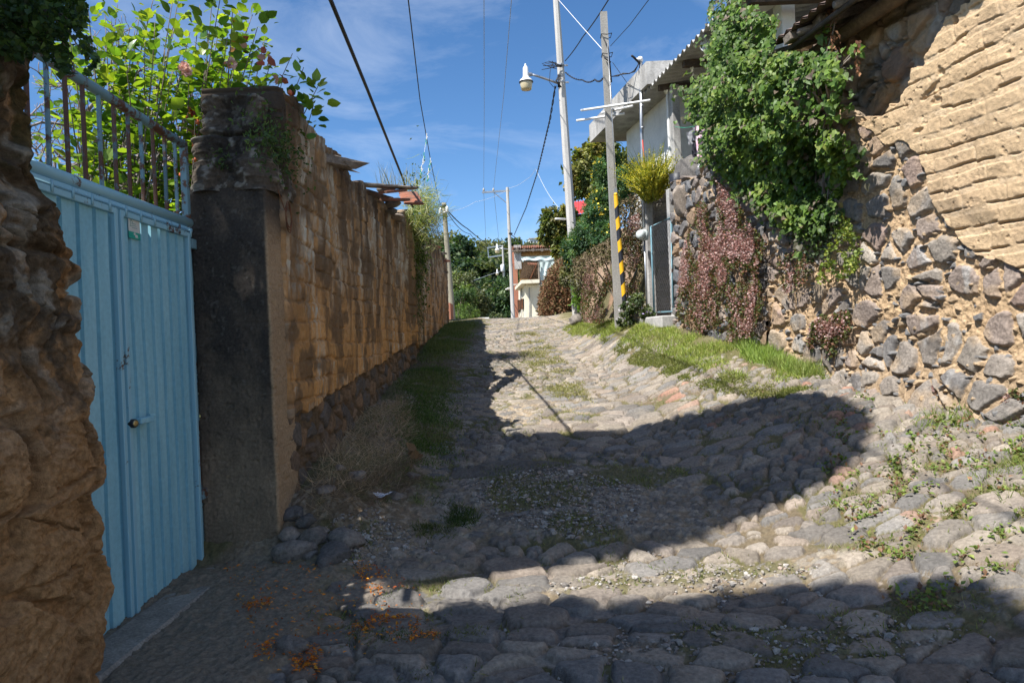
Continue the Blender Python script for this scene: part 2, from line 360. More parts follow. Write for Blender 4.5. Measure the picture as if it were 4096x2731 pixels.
# pebbles and grit
e3, a3, b3, c3, _, _ = voro(X, Y, .042, .034, 71, .9, .25)
peb = np.sqrt(np.clip(e3/.013, 0, 1))*(.010+.014*a3)*(b3 > .35)
dirt_amt = fbm(X*.8, Y*.8, 4, 73)
def blob(px, py, rx, ry, soft=.35):
    g = G(px, py); q = ((X-g[0])/rx)**2 + ((Y-g[1])/ry)**2; return 1-sst(1-soft, 1+soft, np.sqrt(q) + (fbm(X*2.3, Y*2.3, 3, 77)-.5)*.7)
apron = np.maximum(sst(-1.02, -1.28, X + (fbm(X*3, Y*3, 3, 79)-.5)*.5)*sst(5.2, 4.7, Y), 0)
grav = np.maximum.reduce([blob(2260, 1960, 1.15, .62), blob(2400, 2090, .9, .40), blob(2750, 2330, 1.2, .16)*.7, blob(3300, 2560, 1.2, .22)*.6])
patch = blob(2030, 1880, .62, .28, .12)
lft = sst(-.55, -1.15, X + (fbm(X*1.3, Y*1.3, 3, 83)-.5)*.7)*sst(4.9, 5.4, Y)
verge = sst(.95, .45, (xg(Y)-X) + (fbm(X*1.6, Y*1.6, 3, 87)-.5)*.7)*sst(8.2, 9.4, Y)
far = sst(11, 22, Y)
dusty = sst(.47, .60, fbm(X*.75+4, Y*.75, 3, 107))
dusty = np.maximum(dusty, np.maximum(apron, grav))
dl = -.016 - .012*(1-dusty) + .022*(dirt_amt-.35)/.3*.55 + .040*grav + .064*apron + .06*lft + .05*verge + .015*far*(dirt_amt-.2)
hd = dl + peb*np.clip(.35+.9*grav+.35*sst(.5, .7, dirt_amt)-.15*apron-.1*lft, .1, 1) + (fbm(X*22, Y*22, 4, 89, .6)-.5)*(.018+.016*np.maximum(lft, apron))
hs = np.where(patch > .5, np.maximum(hs, .012+(fbm(X*6, Y*6, 4, 91)-.5)*.02), hs)
H = np.maximum(hs, hd); st = sst(-.002, .006, hs-hd)
Z = gz(X, Y) + H
n1 = fbm(X*6, Y*6, 4, 93); n2 = fbm(X*25, Y*25, 3, 97)
stc = pal(a, [[.235, .215, .195], [.195, .185, .175], [.26, .235, .205], [.165, .162, .160], [.28, .25, .215], [.225, .20, .18], [.25, .215, .185], [.205, .20, .195]])
red = (b > .90) & (X > xr(Y)-1.7) & (Y < 9.5)
stc = np.where(red[..., None], pal(cc, [[.25, .15, .115], [.23, .16, .13], [.27, .17, .13]]), stc)
stc = stc*((.72+.56*n1)*(.78+.5*b))[..., None]
stc = mix(stc, [.36, .32, .265], .36*sst(.5, .72, fbm(X*3.1, Y*3.1, 4, 101))*(.4+.6*n2))      # dust lying on the stones
drc = mix([.37, .305, .22], [.27, .215, .15], n1)
drc = mix(drc, pal(a3, [[.36, .33, .29], [.26, .24, .22], [.42, .39, .34], [.20, .19, .18]]), np.clip(peb/.006, 0, 1)*np.clip(.3+grav, 0, 1))
drc = mix(drc, [.19, .17, .14], .75*np.maximum(apron, grav*.45)); drc = mix(drc, np.where((n2 > .56)[..., None], [.30, .26, .20], [.17, .13, .085]), .8*lft); drc = mix(drc, [.11, .115, .05], .75*verge)
drc = mix(drc, [.12, .098, .062], .80*(1-dusty)); drc = mix(drc, [.13, .125, .055], .8*sst(.44, .54, fbm(X*2.2+9, Y*2.2, 4, 103))*(1-apron))
col = mix(drc, stc, st)
col = np.where((patch > .5)[..., None], np.array([.16, .15, .135])*(.75+.5*n1)[..., None], col)
def road_at(x, y, H=H, st=st, rows=rows, xl=xl, xh=xh):
    i = np.clip(np.searchsorted(rows, y), 0, len(rows)-1); j = np.clip(np.round((x-xl[i])/(xh-xl)[i]*(NC-1)), 0, NC-1).astype(int)
    ins = (x > xl[i]-.1) & (x < xh[i]+.1) & (y > rows[0]) & (y < rows[-1])
    return np.where(ins, H[j, i], 0.0), np.where(ins, st[j, i], 0.0)
col = col*np.array([1.03, .985, .92])
tag(mk('cobbled_road', np.stack([X, Y, Z], -1).reshape(-1, 3), gridF(NC, len(rows)), M['road'], col=col), kind='structure')
# ---- earth bank on the right beyond the wire gate
ys = np.arange(13.9, 40, .07); ts = np.linspace(0, 1, 90)
T, Y = np.meshgrid(ts, ys, indexing='ij')
foot = xg(Y)-.15
top = np.interp(Y, [13.9, 18, 22, 27, 33, 37, 40], [4.0, 4.1, 4.3, 5.6, 5.8, 4.6, 3.2])
bz = gz(foot, Y)-.12
prof_ = sst(0, .42, T)**.8
X = foot + T*3.6*np.interp(Y, [14, 24, 40], [.75, .8, .9]) + (fbm(Y*.9, T*5, 4, 111)-.5)*.55*sst(0, .1, T)
Z = bz + (top-bz)*prof_ + (fbm(Y*1.8, T*9, 4, 113)-.5)*.5*sst(0, .15, T)
n_ = fbm(Y*1.1, T*7, 4, 117)
col = mix([.26, .16, .10], [.36, .27, .19], n_); col = mix(col, [.13, .115, .06], sst(.5, .62, fbm(Y*.8+5, T*4, 4, 119)))
tag(mk('earth_bank', np.stack([X, Y, Z], -1).reshape(-1, 3), gridF(len(ts), len(ys)), M['earth'], col=col), kind='structure')
# ================================================================== walls as relief strips
def strip(name, P, zb, zt, nv, fn, mt, parent=None, side=1, thick=.45, ncap=8, split=None, base=None):
    """P (n,2) plan path; fn(s, z, i) -> push out along the normal, colour"""
    P = np.asarray(P, float); n = len(P); tn = np.gradient(P, axis=0); tn /= np.linalg.norm(tn, axis=1, keepdims=True)
    nr = np.stack([tn[:, 1], -tn[:, 0]], 1)*side
    s = np.concatenate([[0], np.cumsum(np.linalg.norm(np.diff(P, axis=0), axis=1))])
    v = np.linspace(0, 1, nv); zb = np.broadcast_to(zb, (n,)); zt = np.broadcast_to(zt, (n,))
    Z = zb[:, None] + (zt-zb)[:, None]*v[None]; S = np.broadcast_to(s[:, None], Z.shape)
    D, col = fn(S, Z, np.broadcast_to(P[:, 1][:, None], Z.shape))
    XY = P[:, None, :] + nr[:, None, :]*D[..., None]
    V = np.concatenate([XY, Z[..., None]], -1)
    if thick > 0:
        k = np.linspace(0, 1, ncap+1)[1:]
        bump_ = (fbm(S[:, -1:]*3, k[None]*3, 3, 131)-.5)*.10
        cx = V[:, -1:, :2] - nr[:, None, :]*(k[None, :, None]*thick)
        cz = zt[:, None] + bump_*np.sin(k*math.pi)[None]
        cap = np.concatenate([cx, cz[..., None]], -1)
        bk = cap[:, -1:, :].copy(); bk[..., 2] = zb[:, None]
        V = np.concatenate([V, cap, bk], 1)
        col = np.concatenate([col, np.repeat(col[:, -1:], ncap+1, 1)], 1)
    F = gridF(n, V.shape[1])
    if split is None: return mk(name, V.reshape(-1, 3), F, mt, parent, col, base=base)
    W = V.reshape(-1, 3); cl = col.reshape(-1, 3); out = []
    msk = split(S, Z, np.broadcast_to(P[:, 1][:, None], Z.shape))
    if thick > 0: msk = np.concatenate([msk, np.repeat(msk[:, -1:], V.shape[1]-nv, 1)], 1)
    fm = msk.reshape(-1)[F].mean(1) > .5
    for nm, sel in ((name[0], fm), (name[1], ~fm)):
        if not sel.any(): continue
        f = F[sel]; u, inv = np.unique(f, return_inverse=True)
        out.append(mk(nm, W[u], inv.reshape(f.shape), mt[0] if nm == name[0] else mt[1], parent, cl[u]))
    return out
def adobe_rel(s, z, ch, bl, seed, rough=1.0, vj=.004):
    zz = z + (fbm(s*.8, z*.8, 3, seed)-.5)*.16 + (fbm(s*4, z*4, 3, seed+12)-.5)*.030; ss = s + (fbm(s*2, z*2, 3, seed+1)-.5)*.06
    r = np.floor(zz/ch); fz = zz/ch - r
    off = h2(r, r*0, seed+2)*bl; bi = np.floor((ss+off)/bl); fs = (ss+off)/bl - bi
    w = .75+.35*h2(bi, r, seed+3)
    ez = np.minimum(fz, 1-fz)*ch; es = np.minimum(fs, 1-fs)*bl
    jn = fbm(s*9, z*9, 5, seed+6, .6)
    op = sst(.30, .68, fbm(s*1.6, z*2.6, 3, seed+7) )                 # joints open in places, filled in others
    ed = np.minimum(ez + (jn-.5)*.050 + (1-op)*.016, es*1.0 + (1-op)*.03 + vj + (jn-.5)*.03)
    face = sst(0, .024, ed-.002)
    d = face*(.026*rough)*(.25+.75*op) - .022*rough*np.exp(-((fz*ch-.012-(jn-.5)*.03)/.009)**2)*sst(.50, .60, fbm(s*5.5, z*7, 3, seed+14)) + (h2(bi, r, seed+4)-.5)*.024*face*rough
    d += (fz-.5)*.010*rough                                            # courses lean out under each other
    d += (fbm(s*5, z*5, 5, seed+8, .6)-.5)*.036*rough + (fbm(s*21, z*21, 4, seed+9, .6)-.5)*.016
    pit = sst(.76, .86, fbm(s*17, z*17, 3, seed+10)); d -= pit*.012
    return d, face, h2(bi, r, seed+5), op
def adobe_bed(s, z, ch, bl, seed):
    """thick bricks on thick recessed mortar beds, with broken cracks under the bricks"""
    zz = z + (fbm(s*.7, z*.7, 3, seed)-.5)*.16 + (fbm(s*5, z*5, 4, seed+1)-.5)*.034; ss = s + (fbm(s*3, z*3, 3, seed+2)-.5)*.10
    r = np.floor(zz/ch); fz = zz/ch-r; off = h2(r, r*0, seed+3)*bl; bi = np.floor((ss+off)/bl); fs = (ss+off)/bl-bi
    es = np.minimum(fs, 1-fs)*bl; bed = .24+.16*h2(r, bi, seed+4)
    sm = sst(.44, .60, fbm(s*1.3, z*2.0, 3, seed+5))                    # smeared patches hide the joints
    k = sst(bed-.05, bed+.04, fz)*sst(1.0, .93, fz)*sst(0, .02, es)
    rnd = h2(bi, r, seed+6)
    d = k*(.003+.008*rnd)*(1-.6*sm) + (fbm(s*4, z*4, 5, seed+7, .55)-.5)*.034 + (fbm(s*22, z*22, 4, seed+8, .6)-.5)*.012
    op = sst(.44, .58, fbm(s*4.2, z*6, 3, seed+9))*(1-.55*sm); op2 = sst(.46, .6, fbm(s*5, z*5, 3, seed+10))*(1-.6*sm)
    d -= .036*op*np.exp(-((fz-bed)*ch/.008)**2) + .034*op2*k*np.exp(-(es/.008)**2)
    d -= .010*sst(.72, .82, fbm(s*15, z*15, 3, seed+11)) + .030*sst(.76, .82, fbm(s*3.3, z*5.2, 4, seed+12))
    return d, k, rnd, op
# ---------------------------------------------------------------- the house on the right: stone footing and bare adobe
yy = np.concatenate([np.arange(2.6, 4.6, .02), np.arange(4.6, 9.35, .0062)])
Pr = np.stack([xr(yy), yy], 1)
def wall_cw(px, py):
    w = UW(px, py); return w[1], w[2]
bound = np.array([wall_cw(*p) for p in [(3300, 440), (3400, 480), (3520, 540), (3650, 560), (3700, 590), (3735, 660), (3750, 790), (3800, 850), (3870, 950), (3930, 1010), (3990, 1050), (4096, 1060), (4300, 1120)]])
bo = bound[np.argsort(bound[:, 0])]
def isstone(s, z, y): return z < np.interp(y, bo[:, 0], bo[:, 1]) + (fbm(y*2.6, z*2.6, 3, 201)-.5)*.42
rec = np.array([wall_cw(*p) for p in [(4010, -90), (3940, 0), (3860, 60), (3804, 100), (3770, 160), (3709, 255), (3690, 300), (3650, 344), (3640, 400), (3590, 457), (3490, 475), (3385, 450), (3300, 380), (3200, 300), (3150, -200), (3500, -400)]])
def stone_rel(s, z, seed, cell=.34):
    ws = s + .10*(fbm(s*2, z*2, 3, seed)-.5)*2*.5; wz = z + .08*(fbm(s*2, z*2, 3, seed+1)-.5)
    e, a, b, c, dx, dz = voro(ws, wz, cell*.64, cell*.54, seed+2, 1.0, .46)
    cz_ = cell*.54; rn = np.sqrt((dx/(cell*.64))**2+(dz/cz_)**2); e = np.minimum(e, (.84+.46*a-rn)*cz_*.9)
    e = e + (fbm(s*12, z*12, 4, seed+4)-.5)*.030
    gap = .004+.024*b
    rd = .022+.022*a
    dome = np.sqrt(np.clip(1-(1-np.clip((e-gap)/rd, 0, 1))**2, 0, 1))
    hs = dome*(.072+.020*c) + dx*(a-.5)*.10*dome + dz*(b-.5)*.10*dome + (fbm(s*8, z*8, 5, seed+5, .6)-.5)*.038*dome
    e2, a2, b2, c2, _, _ = voro(s, z, .075, .05, seed+8, 1.0, .3)
    h2_ = np.sqrt(np.clip((e2-.006)/.016, 0, 1))*(.045+.055*a2)*(b2 > .55)
    mo = .040 + (fbm(s*4, z*4, 4, seed+11)-.5)*.055 + (fbm(s*22, z*22, 4, seed+12)-.5)*.040
    return hs, h2_, mo, a, b, c, a2, b2
def house_fn(S, Z, Y):
    s = Y*1.0143; hs, hc, mo, a, b, c, a2, b2 = stone_rel(s, Z, 211)
    n1 = fbm(s*5, Z*5, 4, 215); n2 = fbm(s*1.3, Z*1.3, 4, 217); n3 = fbm(s*18, Z*18, 3, 218)
    D = np.maximum(np.maximum(hs, hc), mo)
    low = sst(1.55, 1.0, Z)
    stc = pal(a, [[.26, .225, .19], [.22, .198, .175], [.30, .24, .20], [.19, .178, .168], [.32, .255, .21], [.275, .24, .20], [.29, .215, .175], [.36, .315, .265], [.24, .21, .18]])
    stc = stc*(.68+.64*n1)[..., None]
    stc = mix(stc, [.42, .41, .39], .6*sst(.62, .75, fbm(s*6, Z*2.2, 4, 219))*(b > .55))
    stc = mix(stc, [.48, .34, .20], .45*sst(.52, .7, fbm(s*3.3, Z*3.3, 4, 221)))
    chc = pal(b2, [[.24, .22, .20], [.30, .25, .21], [.20, .195, .19], [.44, .32, .2]])
    moc = mix([.56, .40, .235], [.46, .315, .185], n1); moc = mix(moc, [.25, .19, .13], .6*low)
    col = np.where((hs >= np.maximum(hc, mo))[..., None], stc, np.where((hc > mo)[..., None], chc, moc))
    ad, face, r, op = adobe_bed(s, Z - (Y-6)*.02, .180, .45, 231)
    adc = mix([.57, .415, .255], [.50, .355, .21], n2); adc = mix(adc, [.57, .42, .26], .35*(1-face)); adc = mix(adc, [.42, .30, .185], .5*sst(.55, .68, fbm(s*2.1, Z*2.6, 4, 243))); adc = adc*(.90+.20*r)[..., None]*(.88+.24*n1)[..., None]
    adc = mix(adc, [.62, .47, .31], .5*sst(.5, .7, n3)*(1-face))
    stm = isstone(S, Z, Y)
    # ragged upper corner where the adobe skin has fallen off
    P2 = np.stack([(Y + (fbm(s*7, Z*7, 4, 233)-.5)*.26).ravel(), (Z + (fbm(s*7+40, Z*7, 4, 235)-.5)*.26).ravel()], 1)
    inr = inpoly(P2, rec).reshape(Z.shape)
    D2 = ad + .085
    D = np.where(stm, D, D2)
    core = np.maximum(np.maximum(hs*1.25, hc), mo)-.27
    D = np.where(inr, core, D)
    corec = mix(stc*.85, [.40, .27, .15], .55*sst(.4, .6, fbm(s*3, Z*3, 3, 237)))
    col = np.where(stm[..., None], col, adc); col = np.where(inr[..., None], corec, col)
    D = D + .10*low*sst(.3, .7, fbm(s*1.1, Z*.4, 2, 239)) + .16*sst(1.2, .7, Z)*h2(np.floor(s/.5), np.floor(s/.5)*0, 241)
    return D, col
house = thing('adobe_house', (xr(6.0), 6.0, float(gz(xr(6.0), 6.0))), 'tall sunlit house wall of bare adobe bricks over a rubble stone footing', 'house')
zb = gz(xr(yy)-.1, yy)-.25
strip(('stone_footing', 'adobe_brickwork'), Pr, zb, np.full(len(yy), 5.0), 660, house_fn, (M['stone'], M['adobe']), house, -1, .5, split=isstone)
# roof: plank deck on a pole purlin, rusty sheets, far end over the vine
e_c = U(3130, 180, 8.1)
def along(y, off, z): return np.array([xr(y)+off, y, z])
rf = MB()
ysr = np.linspace(2.4, 8.25, 118)
V = []; 
for y in ysr:
    w = .022*math.sin((y)*2*math.pi/.15)
    for off, z in ((-.50, 4.83), (-.25, 4.91), (.1, 5.03), (.9, 5.28)): V.append(along(y, off, z+w+.05))
V = np.array(V); nq = len(ysr)
F = gridF(nq, 4).tolist(); V2 = V.copy(); V2[:, 2] -= .018
rf.add(V, F); rf.add(V2, [f[::-1] for f in F])
e_ = []
roof = rf.build('roof', M['oldcorr'], house, True)
b = MB(); b.tube([along(2.4, .02, 4.70), along(5, 0, 4.72), along(8.1, -.06, 4.71)], [.095, .09, .075], 12); b.build('purlin', M['woodbeam'], roof, True)
b = MB(); b.tube([along(2.4, -.36, 4.77), along(8.2, -.38, 4.75)], [.035, .03], 8); b.build('batten', M['darkwood'], roof, True)
for y in np.arange(2.7, 8.3, .62):
    b = MB(); yj = y+rng.uniform(-.05, .05)
    b.tube([along(yj, -.46, 4.795), along(yj+.03, .5, 5.06)], [.038, .045], 8); b.build('rafter', M['wood'], roof, True)
for k, y in enumerate(np.arange(3.0, 8.2, .3)):
    b = MB(); b.box(along(y, .02+.05*rng.standard_normal(), 4.965), (.7, .2, .02), RZ(math.atan(WS)*0) @ RY(-.26)); b.build('plank', M['darkwood'], roof)
b = MB(); b.box(along(7.9, -.12, 4.88), (.75, .16, .09), RY(-.2) @ RZ(.1), .01); b.box(along(7.55, -.05, 4.90), (.6, .2, .11), RY(-.2) @ RZ(-.06), .01); b.build('beam_end', M['wood'], roof)
# ---------------------------------------------------------------- rubble retaining wall below the vine
yy = np.arange(9.28, 12.34, .0085)
def ret_fn(S, Z, Y):
    s = Y*1.0143; hs, hc, mo, a, b, c, a2, b2 = stone_rel(s, Z, 251, .30)
    n1 = fbm(s*5, Z*5, 4, 255); D = np.maximum(np.maximum(hs*1.15, hc), mo-.01)
    stc = pal(a, [[.20, .185, .175], [.16, .155, .155], [.27, .22, .18], [.15, .15, .155], [.24, .20, .175], [.33, .23, .15]])*(.7+.6*n1)[..., None]
    moc = mix([.46, .33, .2], [.33, .24, .15], n1)
    col = np.where((hs >= np.maximum(hc, mo))[..., None], stc, np.where((hc > mo)[..., None], stc*1.1, moc))
    return D + .05*np.sin(Y*2.0) + .04*sst(2.6, 1.6, Z), col
zt = 4.28 + (fbm(yy*1.4, yy*0, 3, 257)-.5)*.5
strip('retaining_wall', np.stack([xr(yy), yy], 1), gz(xr(yy)-.1, yy)-.25, zt, 300, ret_fn, M['stone'], None, -1, .5, base=(xr(11.), 11., 1.6))
tag(bpy.data.objects['retaining_wall'], 'dark rubble stone wall carrying the vine and the pink creeper, left of the adobe house', 'stone wall')
# ---------------------------------------------------------------- long adobe garden wall on the left
yy = np.concatenate([np.arange(5.50, 9, .0075), np.arange(9, 13.3, .0105), np.arange(13.3, 22.6, .022)])
def lx(y): return -1.74 - .008*(y-5.6) - .10*sst(13.0, 13.25, y) + .07*sst(12.6, 12.75, y)*sst(13.1, 12.98, y)
ztop = np.interp(yy, [5.6, 5.9, 6.3, 6.9, 7.6, 8.4, 9.2, 11.0, 11.4, 12.4, 13.2, 13.5, 16, 19, 22.6], [3.66, 3.66, 3.62, 3.62, 3.60, 3.58, 3.60, 3.62, 3.72, 3.95, 4.05, 3.95, 4.15, 4.25, 4.3])
ztop = ztop + (fbm(yy*2.2, yy*0, 4, 301)-.5)*.16
def stb(y): return np.interp(y, [5.6, 6.1, 7.4, 12.8, 13.2, 22.6], [1.08, 1.12, 1.22, 1.66, 1.45, 2.3])
def lst(S, Z, Y): return Z < stb(Y) + (fbm(Y*3.2, Z*1.2, 3, 303)-.5)*.12
def left_fn(S, Z, Y):
    s = Y; ad, face, r, op = adobe_rel(s, Z, .165, .42, 311, .55, .5)
    zt = np.broadcast_to(ztop[:, None], Z.shape); up = sst(2.3, .5, zt-Z)
    run = fbm(s*6.5, Z*.55, 4, 313)                                   # rain runnels
    fine = fbm(s*21, Z*1.6, 3, 315)
    D = ad*1.1 + .034*(run-.5)*(.3+2.4*up) + .024*(fine-.5)*(.4+up) + .02*(fbm(s*34, Z*2.6, 3, 339)-.5) + .015
    hs, hc, mo, a, b, c, a2, b2 = stone_rel(s, Z, 321, .25)
    n1 = fbm(s*4, Z*4, 4, 323); n2 = fbm(s*1.2, Z*1.2, 3, 325)
    adc = mix([.76, .395, .14], [.57, .30, .11], n2)*(.78+.38*n1)[..., None]
    gry = mix([.40, .265, .145], [.27, .185, .11], n1); adc = mix(adc, gry, np.clip(up*1.0+.05, 0, 1)*(.55+.45*sst(.35, .6, run)))
    adc = mix(adc, [.17, .105, .055], .55*(1-face)*sst(.35, .55, n1))
    # pale lichen hanging under the courses, dark streaks from the top
    cz = (Z/.165)-np.floor(Z/.165)
    li = sst(.42, .52, fbm(s*2.6, np.floor(Z/.165)*1.7, 3, 327))*sst(.42, .58, fbm(s*34, Z*7, 3, 329))*np.exp(-((1-cz)*1.4)**2*1.1)
    li = li*sst(.40, .52, fbm(s*1.4, Z*1.1, 3, 330)) + .55*sst(.53, .62, fbm(s*3.1, Z*.9, 3, 332))*sst(.45, .6, fbm(s*30, Z*3, 3, 334))
    adc = mix(adc, [.58, .54, .44], np.clip(.70*li + .45*up*sst(.5, .62, fbm(s*16, Z*3, 3, 331)), 0, 1))
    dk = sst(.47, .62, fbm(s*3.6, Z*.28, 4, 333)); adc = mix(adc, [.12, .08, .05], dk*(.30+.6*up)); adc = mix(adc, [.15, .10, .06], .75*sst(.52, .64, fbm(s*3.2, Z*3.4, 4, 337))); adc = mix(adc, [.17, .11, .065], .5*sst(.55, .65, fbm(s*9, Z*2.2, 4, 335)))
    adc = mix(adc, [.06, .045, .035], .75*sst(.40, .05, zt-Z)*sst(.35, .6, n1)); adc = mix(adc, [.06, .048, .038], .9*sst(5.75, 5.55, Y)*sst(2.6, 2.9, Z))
    stc = pal(a, [[.24, .16, .10], [.19, .135, .095], [.27, .17, .10], [.15, .125, .105]])*(.7+.6*n1)[..., None]
    moc = np.broadcast_to(np.array([.17, .115, .07]), stc.shape)
    ds = np.maximum(np.maximum(hs*.75, hc*.6), mo*.9)+.03*(run-.5); sc = np.where((hs*.75 >= mo*.9)[..., None], stc, moc)
    m = lst(S, Z, Y)
    return np.where(m, ds-.06, D), np.where(m[..., None], sc, adc)
gw = thing('garden_wall', (lx(9.0), 9.0, float(gz(-1.7, 9))), 'long orange adobe wall with runny lichen streaks on the shaded left side of the lane', 'wall')
zb = gz(lx(yy)+.1, yy)-.35
Pl = np.stack([lx(yy), yy], 1); Pl = np.concatenate([np.stack([np.linspace(-2.3, Pl[0, 0]-.01, 14), np.full(14, yy[0]-.004)], 1), Pl])
zb = np.concatenate([np.full(14, zb[0]), zb]); ztop = np.concatenate([np.full(14, ztop[0]), ztop])
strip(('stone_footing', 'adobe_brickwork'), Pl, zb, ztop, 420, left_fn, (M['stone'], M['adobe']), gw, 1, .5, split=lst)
# ---------------------------------------------------------------- ragged end of the near wall
sil = [(174, -60), (174, 215), (186, 300), (196, 420), (186, 560), (182, 700), (250, 830), (262, 970), (310, 1045), (332, 1180), (358, 1270), (342, 1375), (365, 1480), (392, 1570), (375, 1660), (408, 1760), (436, 1850), (424, 1915), (370, 1955), (424, 2085), (418, 2190), (462, 2330), (456, 2385), (438, 2440), (436, 2740)]
sz, sy = [], []
for p in sil:
    w = UX(p[0]+(38 if p[1] > 750 else 12), p[1], -1.80); sz.append(w[2]); sy.append(w[1])
o_ = np.argsort(sz); sz = np.array(sz)[o_]; sy = np.array(sy)[o_]
ss = np.concatenate([np.arange(-3.2, 0, .03), np.arange(0, 1.25, .0048)])   # s = 0 lies 0.95 m before the corner
zz = np.linspace(-.35, 3.08, 800)
S, Zg = np.meshgrid(ss, zz, indexing='ij')
ye = np.interp(Zg, sz, sy)
rc = .16
def plan(S):
    x = np.full(S.shape, -1.80); y = S-.95; nx = np.ones(S.shape); ny = np.zeros(S.shape)
    th = np.clip((S-(.95-rc))/rc, 0, math.pi/2); m = S > .95-rc
    x = np.where(m, -1.80-rc+rc*np.cos(th), x); y = np.where(m, -rc+rc*np.sin(th), y); nx = np.where(m, np.cos(th), nx); ny = np.where(m, np.sin(th), ny)
    ex = np.clip(S-(.95-rc)-rc*math.pi/2, 0, None); x = x-ex*2.6
    return x, y, nx, ny
x, y, nx, ny = plan(S)
q = S+3.1
big_ = fbm(q*2.4, Zg*2.0, 3, 401); md = fbm(q*6, Zg*5, 4, 403); fi = fbm(q*24, Zg*20, 4, 405)
rid = 1-np.abs(2*fbm(q*3.2, Zg*2.4, 4, 406)-1)
bil = np.abs(2*fbm(q*7+3, Zg*6, 5, 421, .6)-1); bed = np.abs(((Zg+.03*(md-.5)*4)/.19) % 1-.5)*2
D = (big_-.5)*.08 + (md-.5)*.055 + (fi-.5)*.042 - .028*sst(.010, .003, voro(q+.05*(fi-.5), Zg+.05*(fi-.5), .30, .24, 441, .95, .25)[0])*sst(.42, .58, big_) + (fbm(q*15, Zg*13, 5, 431, .65)-.5)*.028 - .06*sst(.80, .95, rid) + (.5-bil)*.035*sst(.9, 1.5, Zg) - .012*sst(.82, 1, bed)*sst(.4, .6, big_)*sst(.7, 1.2, Zg) + (fbm(q*60, Zg*50, 3, 423)-.5)*.012
crk = np.abs(Zg - 1.98 - .10*(fbm(q*4, q*0, 3, 407)-.5) - .05*(q-3)); D -= .05*np.exp(-(crk/.018)**2)*sst(2.85, 3.2, q+0*Zg)
crk2 = np.abs(q - 3.62 - .22*(fbm(Zg*2.0, Zg*0+3, 3, 409)-.5)); D -= .05*np.exp(-(crk2/.02)**2)*sst(1.1, 1.6, Zg)
yo = ye*sst(-1.2, .3, S) + 3.0*(1-sst(-1.2, .3, S))
V = np.stack([x+nx*D, y+yo+ny*D*.35, Zg], -1)
n1 = fbm(q*3, Zg*3, 4, 411); n2 = fbm(q*10, Zg*8, 4, 413)
col = mix([.50, .285, .13], [.34, .185, .085], n1)
col = mix(col, [.40, .34, .26], sst(.45, .62, fbm(q*4.2, Zg*2.6, 4, 415))*sst(1.1, 1.7, Zg)*.9)
col = mix(col, [.085, .07, .05], sst(.47, .62, fbm(q*5, Zg*2.2, 5, 417, .6))*sst(1.15, 1.8, Zg)*.85); col = mix(col, [.09, .07, .05], .7*sst(.52, .64, fbm(q*12, Zg*9, 5, 427, .6))*sst(1.1, 1.5, Zg)); col = mix(col, [.05, .055, .025], sst(.5, .6, fbm(q*8, Zg*6, 4, 425))*sst(2.0, 2.5, Zg)*.8)
col = mix(col, [.42, .38, .31], .55*sst(.55, .68, n2)*sst(1.2, 1.8, Zg)); col = mix(col, [.20, .11, .055], .75*sst(.55, .7, fbm(q*3.1, Zg*3.1, 4, 419))*sst(1.3, .8, Zg))
V[:, -1, 2] += .0
top2 = V[:, -1:, :].copy(); top2[..., 0] -= .5; back = top2.copy(); back[..., 2] = -.35
Vn = np.concatenate([V, top2, back], 1); cn = np.concatenate([col, col[:, -1:], col[:, -1:]], 1)
tag(mk('ruined_wall', Vn.reshape(-1, 3), gridF(len(ss), Vn.shape[1]), M['grit'], None, cn, base=(-1.9, 2.2, -.1)), 'crumbling brown earth wall whose ragged edge fills the left border of the photo', 'wall')
# ---------------------------------------------------------------- gate pillar
def rrect(x0, x1, y0, y1, r, step):
    pts = []
    for cx, cy, a0 in ((x1-r, y0+r, -90), (x1-r, y1-r, 0), (x0+r, y1-r, 90), (x0+r, y0+r, 180)):
        for a in np.linspace(a0, a0+90, 6): pts.append((cx+r*math.cos(R(a)), cy+r*math.sin(R(a))))
    pts.append(pts[0]); pts = np.array(pts); L = np.concatenate([[0], np.cumsum(np.linalg.norm(np.diff(pts, axis=0), axis=1))])
    u = np.linspace(0, L[-1], int(L[-1]/step)); return np.stack([np.interp(u, L, pts[:, 0]), np.interp(u, L, pts[:, 1])], 1)
def ring(name, x0, x1, y0, y1, r, z0, z1, nv, fn, mt, parent, step=.008):
    P = rrect(x0, x1, y0, y1, r, step); n = len(P); tn = np.roll(P, -1, 0)-np.roll(P, 1, 0)
    tn[0] = P[1]-P[-2]; tn[-1] = tn[0]; tn /= np.linalg.norm(tn, axis=1, keepdims=True); nr = np.stack([tn[:, 1], -tn[:, 0]], 1)
    Z = np.broadcast_to(np.linspace(z0, z1, nv)[None], (n, nv)); PX = np.broadcast_to(P[:, 0][:, None], Z.shape); PY = np.broadcast_to(P[:, 1][:, None], Z.shape)
    D, col = fn(PX, PY, Z)
    V = np.stack([PX+nr[:, 0][:, None]*D, PY+nr[:, 1][:, None]*D, Z], -1)
    cen = np.array([(x0+x1)/2, (y0+y1)/2]); k = np.linspace(1, 0, 8)[1:]
    cap = np.stack([cen[0]+(V[:, -1, 0]-cen[0])[:, None]*k, cen[1]+(V[:, -1, 1]-cen[1])[:, None]*k, z1+.02*(1-k)[None]+0*V[:, -1, :1]], -1)
    V = np.concatenate([V, cap], 1); col = np.concatenate([col, np.repeat(col[:, -1:], 7, 1)], 1)
    return mk(name, V.reshape(-1, 3), gridF(n, V.shape[1]), mt, parent, col)
pil = thing('gate_pillar', (-2.03, 5.4, 0), 'black stained concrete gate pillar with a rough stone block on top, beside the blue gate', 'pillar')
